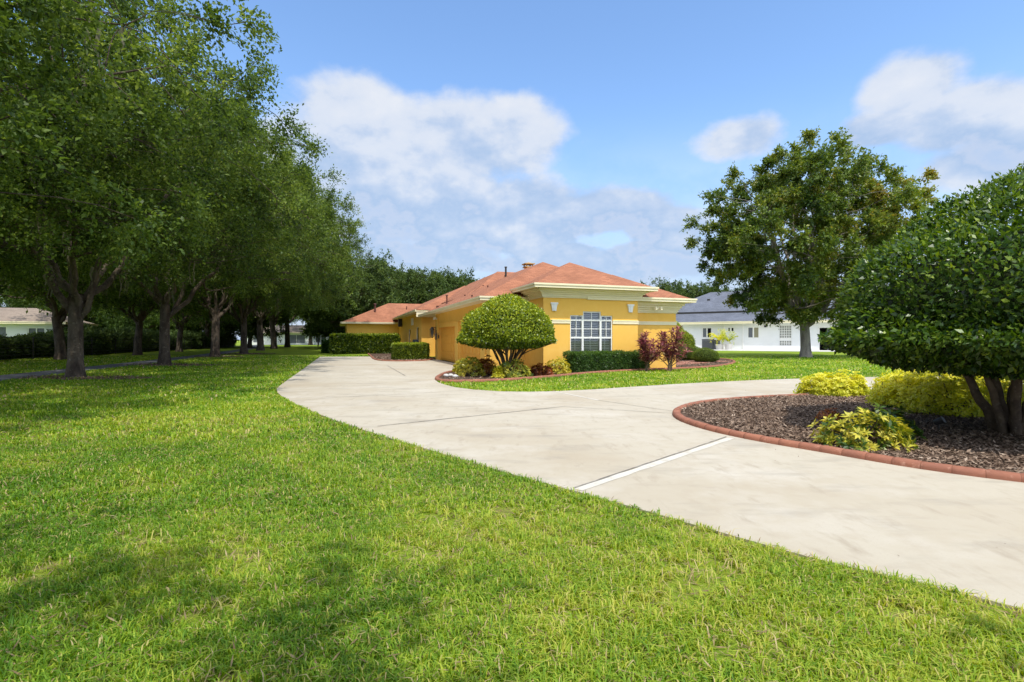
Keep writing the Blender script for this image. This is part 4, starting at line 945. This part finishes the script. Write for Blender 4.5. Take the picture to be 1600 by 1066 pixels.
for i in range(46):
    s__ = np.concatenate([[0], np.cumsum(np.linalg.norm(np.diff(np.array(fl),axis=0),axis=1))]); d__ = i/45*s__[-1]; p = Vector((np.interp(d__,s__,[q[0] for q in fl]), np.interp(d__,s__,[q[1] for q in fl])))
    if ub is None:
        t = empty('screen_shrub', (p.x-2,p.y,0), 0, label=LU, cat='shrub', group='shrubs behind the wire fence')
        rng = np.random.default_rng(5); 
        fo = fill_leaves('foliage', M['farleaf'], t, dome(1.9,1.9,1.1,2.3,under=1.0,lump=.18), 9000, .22, 77, .5, .25, tintb=-.1, topbright=.1); ub = (t, fo, core('dome', t, (1.5,1.5,1.1,2.0,1.0)))
    else:
        t = ub[0].copy(); COL.objects.link(t); t.location = (p.x-2-rr.uniform(0,1.2), p.y, 0)
        for c in ub[1:]: q = c.copy(); COL.objects.link(q); q.parent = t
    t.rotation_euler = (0,0,rr.uniform(0,6)); s_ = rr.uniform(.65,.85) if i < 18 else rr.uniform(.8,1.25); t.scale = (s_*1.1,s_*1.1,s_)
# garden bits
x, y = G(1379,636); t = empty('garden_stake', (x,y,.05), 0, label='thin dark garden stake standing in the island mulch', cat='stake'); 
MB().cyl(0,0,0,.44,.008,.006,6).build('rod', M['dark'], t); MB().cyl(0,0,.44,.5,.022,.012,8).build('nozzle', M['dark'], t)
x, y = G(1467,678); t = empty('garden_spotlight', (x,y,.05), .6, label='small black garden spotlight in the shaded mulch', cat='spotlight')
MB().cyl(0,0,0,.1,.012,.012,6).build('stake', M['dark'], t); q = MB().cyl(0,0,-.06,.07,.045,.055,12).build('lamp_head', M['dark'], t); q.location = (0,0,.15); q.rotation_euler = (R(60),0,0)
x, y = G(1128,577); 
x, y = G(655,556); t = empty('covered_grill', (x,y,.03), R(20), label='grill under a dark blue cover behind the small hedge', cat='grill')
g_ = MB(); g_.box(-.55,.55,-.35,.35,.0,1.05); g_.build('skirt', M['cover'], t, bevel=.06)
g_ = MB(); pr = [(-.35,1.05),(-.33,1.3),(-.2,1.45),(.1,1.5),(.3,1.4),(.36,1.05)]
g_.face([(-.56,a,b_) for a,b_ in pr]); g_.face([(.56,a,b_) for a,b_ in pr][::-1])
for i in range(len(pr)-1): g_.face([(-.56,*pr[i]),(.56,*pr[i]),(.56,*pr[i+1]),(-.56,*pr[i+1])][::-1])
g_.build('hood', M['cover'], t, bevel=.03)
# rocks in the bed tip
rr = random.Random(5)
for i, (px, py) in enumerate(((697,590),(704,589.5),(711,591))):
    x, y = G(px,py); rng = np.random.default_rng(i); V = []; n1_, n2_ = 10, 6
    for a in range(n2_+1):
        ph = -1.57+3.14*a/n2_
        for k in range(n1_): th = 6.283*k/n1_; q = 1+.15*math.sin(th*3+i)+.1*math.cos(ph*4+th); V.append((.12*q*math.cos(ph)*math.cos(th), .1*q*math.cos(ph)*math.sin(th), .03+.07*q*math.sin(ph)))
    Q = [[a*n1_+k, a*n1_+(k+1)%n1_, (a+1)*n1_+(k+1)%n1_, (a+1)*n1_+k] for a in range(n2_) for k in range(n1_)]
    link('rock', npmesh('rock', V, Q), None, M['pot'], True, loc=(x,y,.04), label='small pale rock at the tip of the house bed', cat='rock', group='pale rocks in the house bed')

# ------------------------------------------------------------------ mulch chips, leaf litter, grass
def chips(name, poly, n, size, seed, z, bounds, mat=None, excl=(), asp=.35, **kw):
    rng = np.random.default_rng(seed); x0,x1,y0,y1 = bounds; X = rng.uniform(x0,x1,n); Y = rng.uniform(y0,y1,n); m = inside(poly, X, Y)
    for e_ in excl: m &= ~inside(e_, X, Y)
    X, Y = X[m], Y[m]; n = len(X)
    if n == 0: return
    P = np.stack([X,Y,z+rng.uniform(.0,.03,n)],1); a = rng.uniform(0,6.283,n); D = np.stack([np.cos(a),np.sin(a),rng.normal(size=n)*.35],1)
    s_ = size*rng.uniform(.5,1.5,n); V, Q, t = leaves(P, D, s_, s_*asp, rng.beta(2,3,n), rng, up=np.array([0,0,2.]), fold=.0)
    link(name, npmesh(name, V, Q, t), None, mat or M['chip'], kind='stuff', **kw)
def shrink(poly, k):
    c = np.mean(poly, axis=0); return [((p[0]-c[0])*k+c[0], (p[1]-c[1])*k+c[1]) for p in poly]
chips('mulch_chips', shrink(isl,.985), 150000, .06, 1, .055, (3.4,13,3.2,15), label='brown bark mulch chips covering the island bed', cat='mulch')
chips('mulch_chips', bed1, 40000, .08, 2, .035, (-4,16,18,36), label='brown bark mulch covering the bed before the house', cat='mulch')
chips('mulch_chips', bed2, 12000, .12, 3, .035, (-13,-4,32,46), label='brown mulch covering the small bed beside the garage', cat='mulch')
# litter patches round oak trunks
rr = random.Random(3)
def litter(x, y, r_, seed):
    rr = random.Random(seed); n_ = 36; pts = []
    for i in range(n_): a = 6.283*i/n_; q = r_*(1+.3*math.sin(2*a+seed)+.15*math.sin(5*a+seed)+rr.uniform(-.1,.1)); pts.append((x+q*math.cos(a)*1.5, y+q*math.sin(a)*.9))
    return pts
LIT = []
for i, (x, y, k, lab) in enumerate(ROW[1:6]):
    pp = litter(x+.5, y-.3, 1.5 if i < 2 else 1.8, i+1); LIT.append(pp)
    m_ = MB(); m_.face([(a,b_,.006) for a,b_ in pp]); m_.build('leaf_litter_ground', M['duff'], kind='structure')
    chips('leaf_litter', pp, 14000, .09, 50+i, .01, (x-5,x+6,y-4,y+4), label='brown fallen leaves round an oak trunk', cat='leaf litter', group='leaf litter under the oaks')
# scattered litter on the lawn under the oaks
def grass_band(z0, z1, dens, hgt, wid, seed, xlim=None, kpatch=1.0):
    rng = np.random.default_rng(seed); k = 1.12
    area = k*(z1*z1-z0*z0); n = int(area*dens); Y = np.sqrt(rng.uniform(z0*z0, z1*z1, n)); X = rng.uniform(-k,k,n)*Y
    keep = ~inside(drive, X, Y) & ~inside(bed1, X, Y) & ~inside(bed2, X, Y) & ~inside(isl, X, Y) & ~inside(pathpoly, X, Y)
    for l_ in LIT: keep &= ~(inside(l_, X, Y) & (rng.uniform(size=n) < .85))
    hu, hv = (X-C0.x)*U2[0]+(Y-C0.y)*U2[1], (X-C0.x)*V2[0]+(Y-C0.y)*V2[1]
    keep &= ~((hu > -1.9) & (hu < 8) & (hv > 0) & (hv < 60)) & ~((X-o_.x)*-sA+(Y-o_.y)*cA > -7.0)
    # thin and dry patches
    f1 = np.sin(X*1.9+1.3*np.sin(Y*1.1))*np.sin(Y*2.3+1.7*np.sin(X*.9+2)); f2 = np.sin(X*5.1+2*np.sin(Y*3.3))*np.sin(Y*4.7+X*2.1+1.5*np.sin(X*2.9))
    f3 = np.sin(X*.45+1)*np.sin(Y*.5+.7*np.sin(X*.4)); f4 = np.sin(X*11+3*np.sin(Y*7))*np.sin(Y*13+2*np.sin(X*8))
    thin = (f2*.6+f1*.3+f4*.35) 
    keep &= ~((thin > .46) & (rng.uniform(size=n) < .9))
    X, Y, thin, f1, f2, f3, f4 = X[keep], Y[keep], thin[keep], f1[keep], f2[keep], f3[keep], f4[keep]; n = len(X)
    a = rng.uniform(0,6.283,n); h_ = hgt*rng.uniform(.5,1.35,n)*(1+.25*f1+.2*f4); lean = rng.uniform(.2,1.6,n); dx, dy = np.cos(a), np.sin(a)
    w_ = wid*rng.uniform(.6,1.3,n); bx, by = -dy*w_/2, dx*w_/2; z0_ = np.zeros(n)
    p0 = np.stack([X-bx,Y-by,z0_],1); p1 = np.stack([X+bx,Y+by,z0_],1)
    mxx, myy = X+dx*h_*lean*.35, Y+dy*h_*lean*.35; mz = h_*.65
    p2 = np.stack([mxx+bx*.8,myy+by*.8,mz],1); p3 = np.stack([mxx-bx*.8,myy-by*.8,mz],1)
    tx, ty = X+dx*h_*lean*.95, Y+dy*h_*lean*.9; tz = h_*(1-.38*lean)
    p4 = np.stack([tx+bx*.12,ty+by*.12,tz],1); p5 = np.stack([tx-bx*.12,ty-by*.12,tz],1)
    V = np.stack([p0,p1,p2,p3,p4,p5],1).reshape(-1,3); b_ = np.arange(n)[:,None]*6
    Q = np.concatenate([b_+np.array([0,1,2,3]), b_+np.array([3,2,4,5])])
    T = .28+.16*f3+.13*f1+.08*f2+rng.normal(size=n)*.17+.10*np.clip(thin,0,1); dry = rng.uniform(size=n) < (.07+.6*np.clip(thin-.25,0,.7)*kpatch); T = np.where(dry, rng.uniform(.8,1,n), np.clip(T,0,.78))
    return V, Q, np.repeat(T,6)
VV = []; QQ = []; TT = []; off = 0
for args in ((2.0,4.2,7000,.062,.0072,1),(4.2,7.5,2900,.062,.0105,2),(7.5,13,800,.07,.019,3),(13,24,240,.07,.034,4),(24,48,70,.08,.06,5)):
    V, Q, T = grass_band(*args); VV.append(V); QQ.append(Q+off); TT.append(T); off += len(V)
chips('fallen_leaves', drive, 420, .018, 8, .022, (-12,12,2,30), mat=M['chip'], label='scattered bits of dry leaf on the concrete driveway', cat='leaf litter')
chips('grass_thatch', [(-9,1.5),(9,1.5),(9,9),(-12,12)], 90000, .06, 9, .006, (-12,9,1.8,10), mat=M['thatch'], asp=.12, excl=[drive], label='dry tan thatch showing between the grass blades', cat='grass')
me = npmesh('grass', np.concatenate(VV), np.concatenate(QQ), np.concatenate(TT)); link('grass', me, None, M['grass'], kind='stuff', label='green lawn grass with pale dry blades', cat='grass')
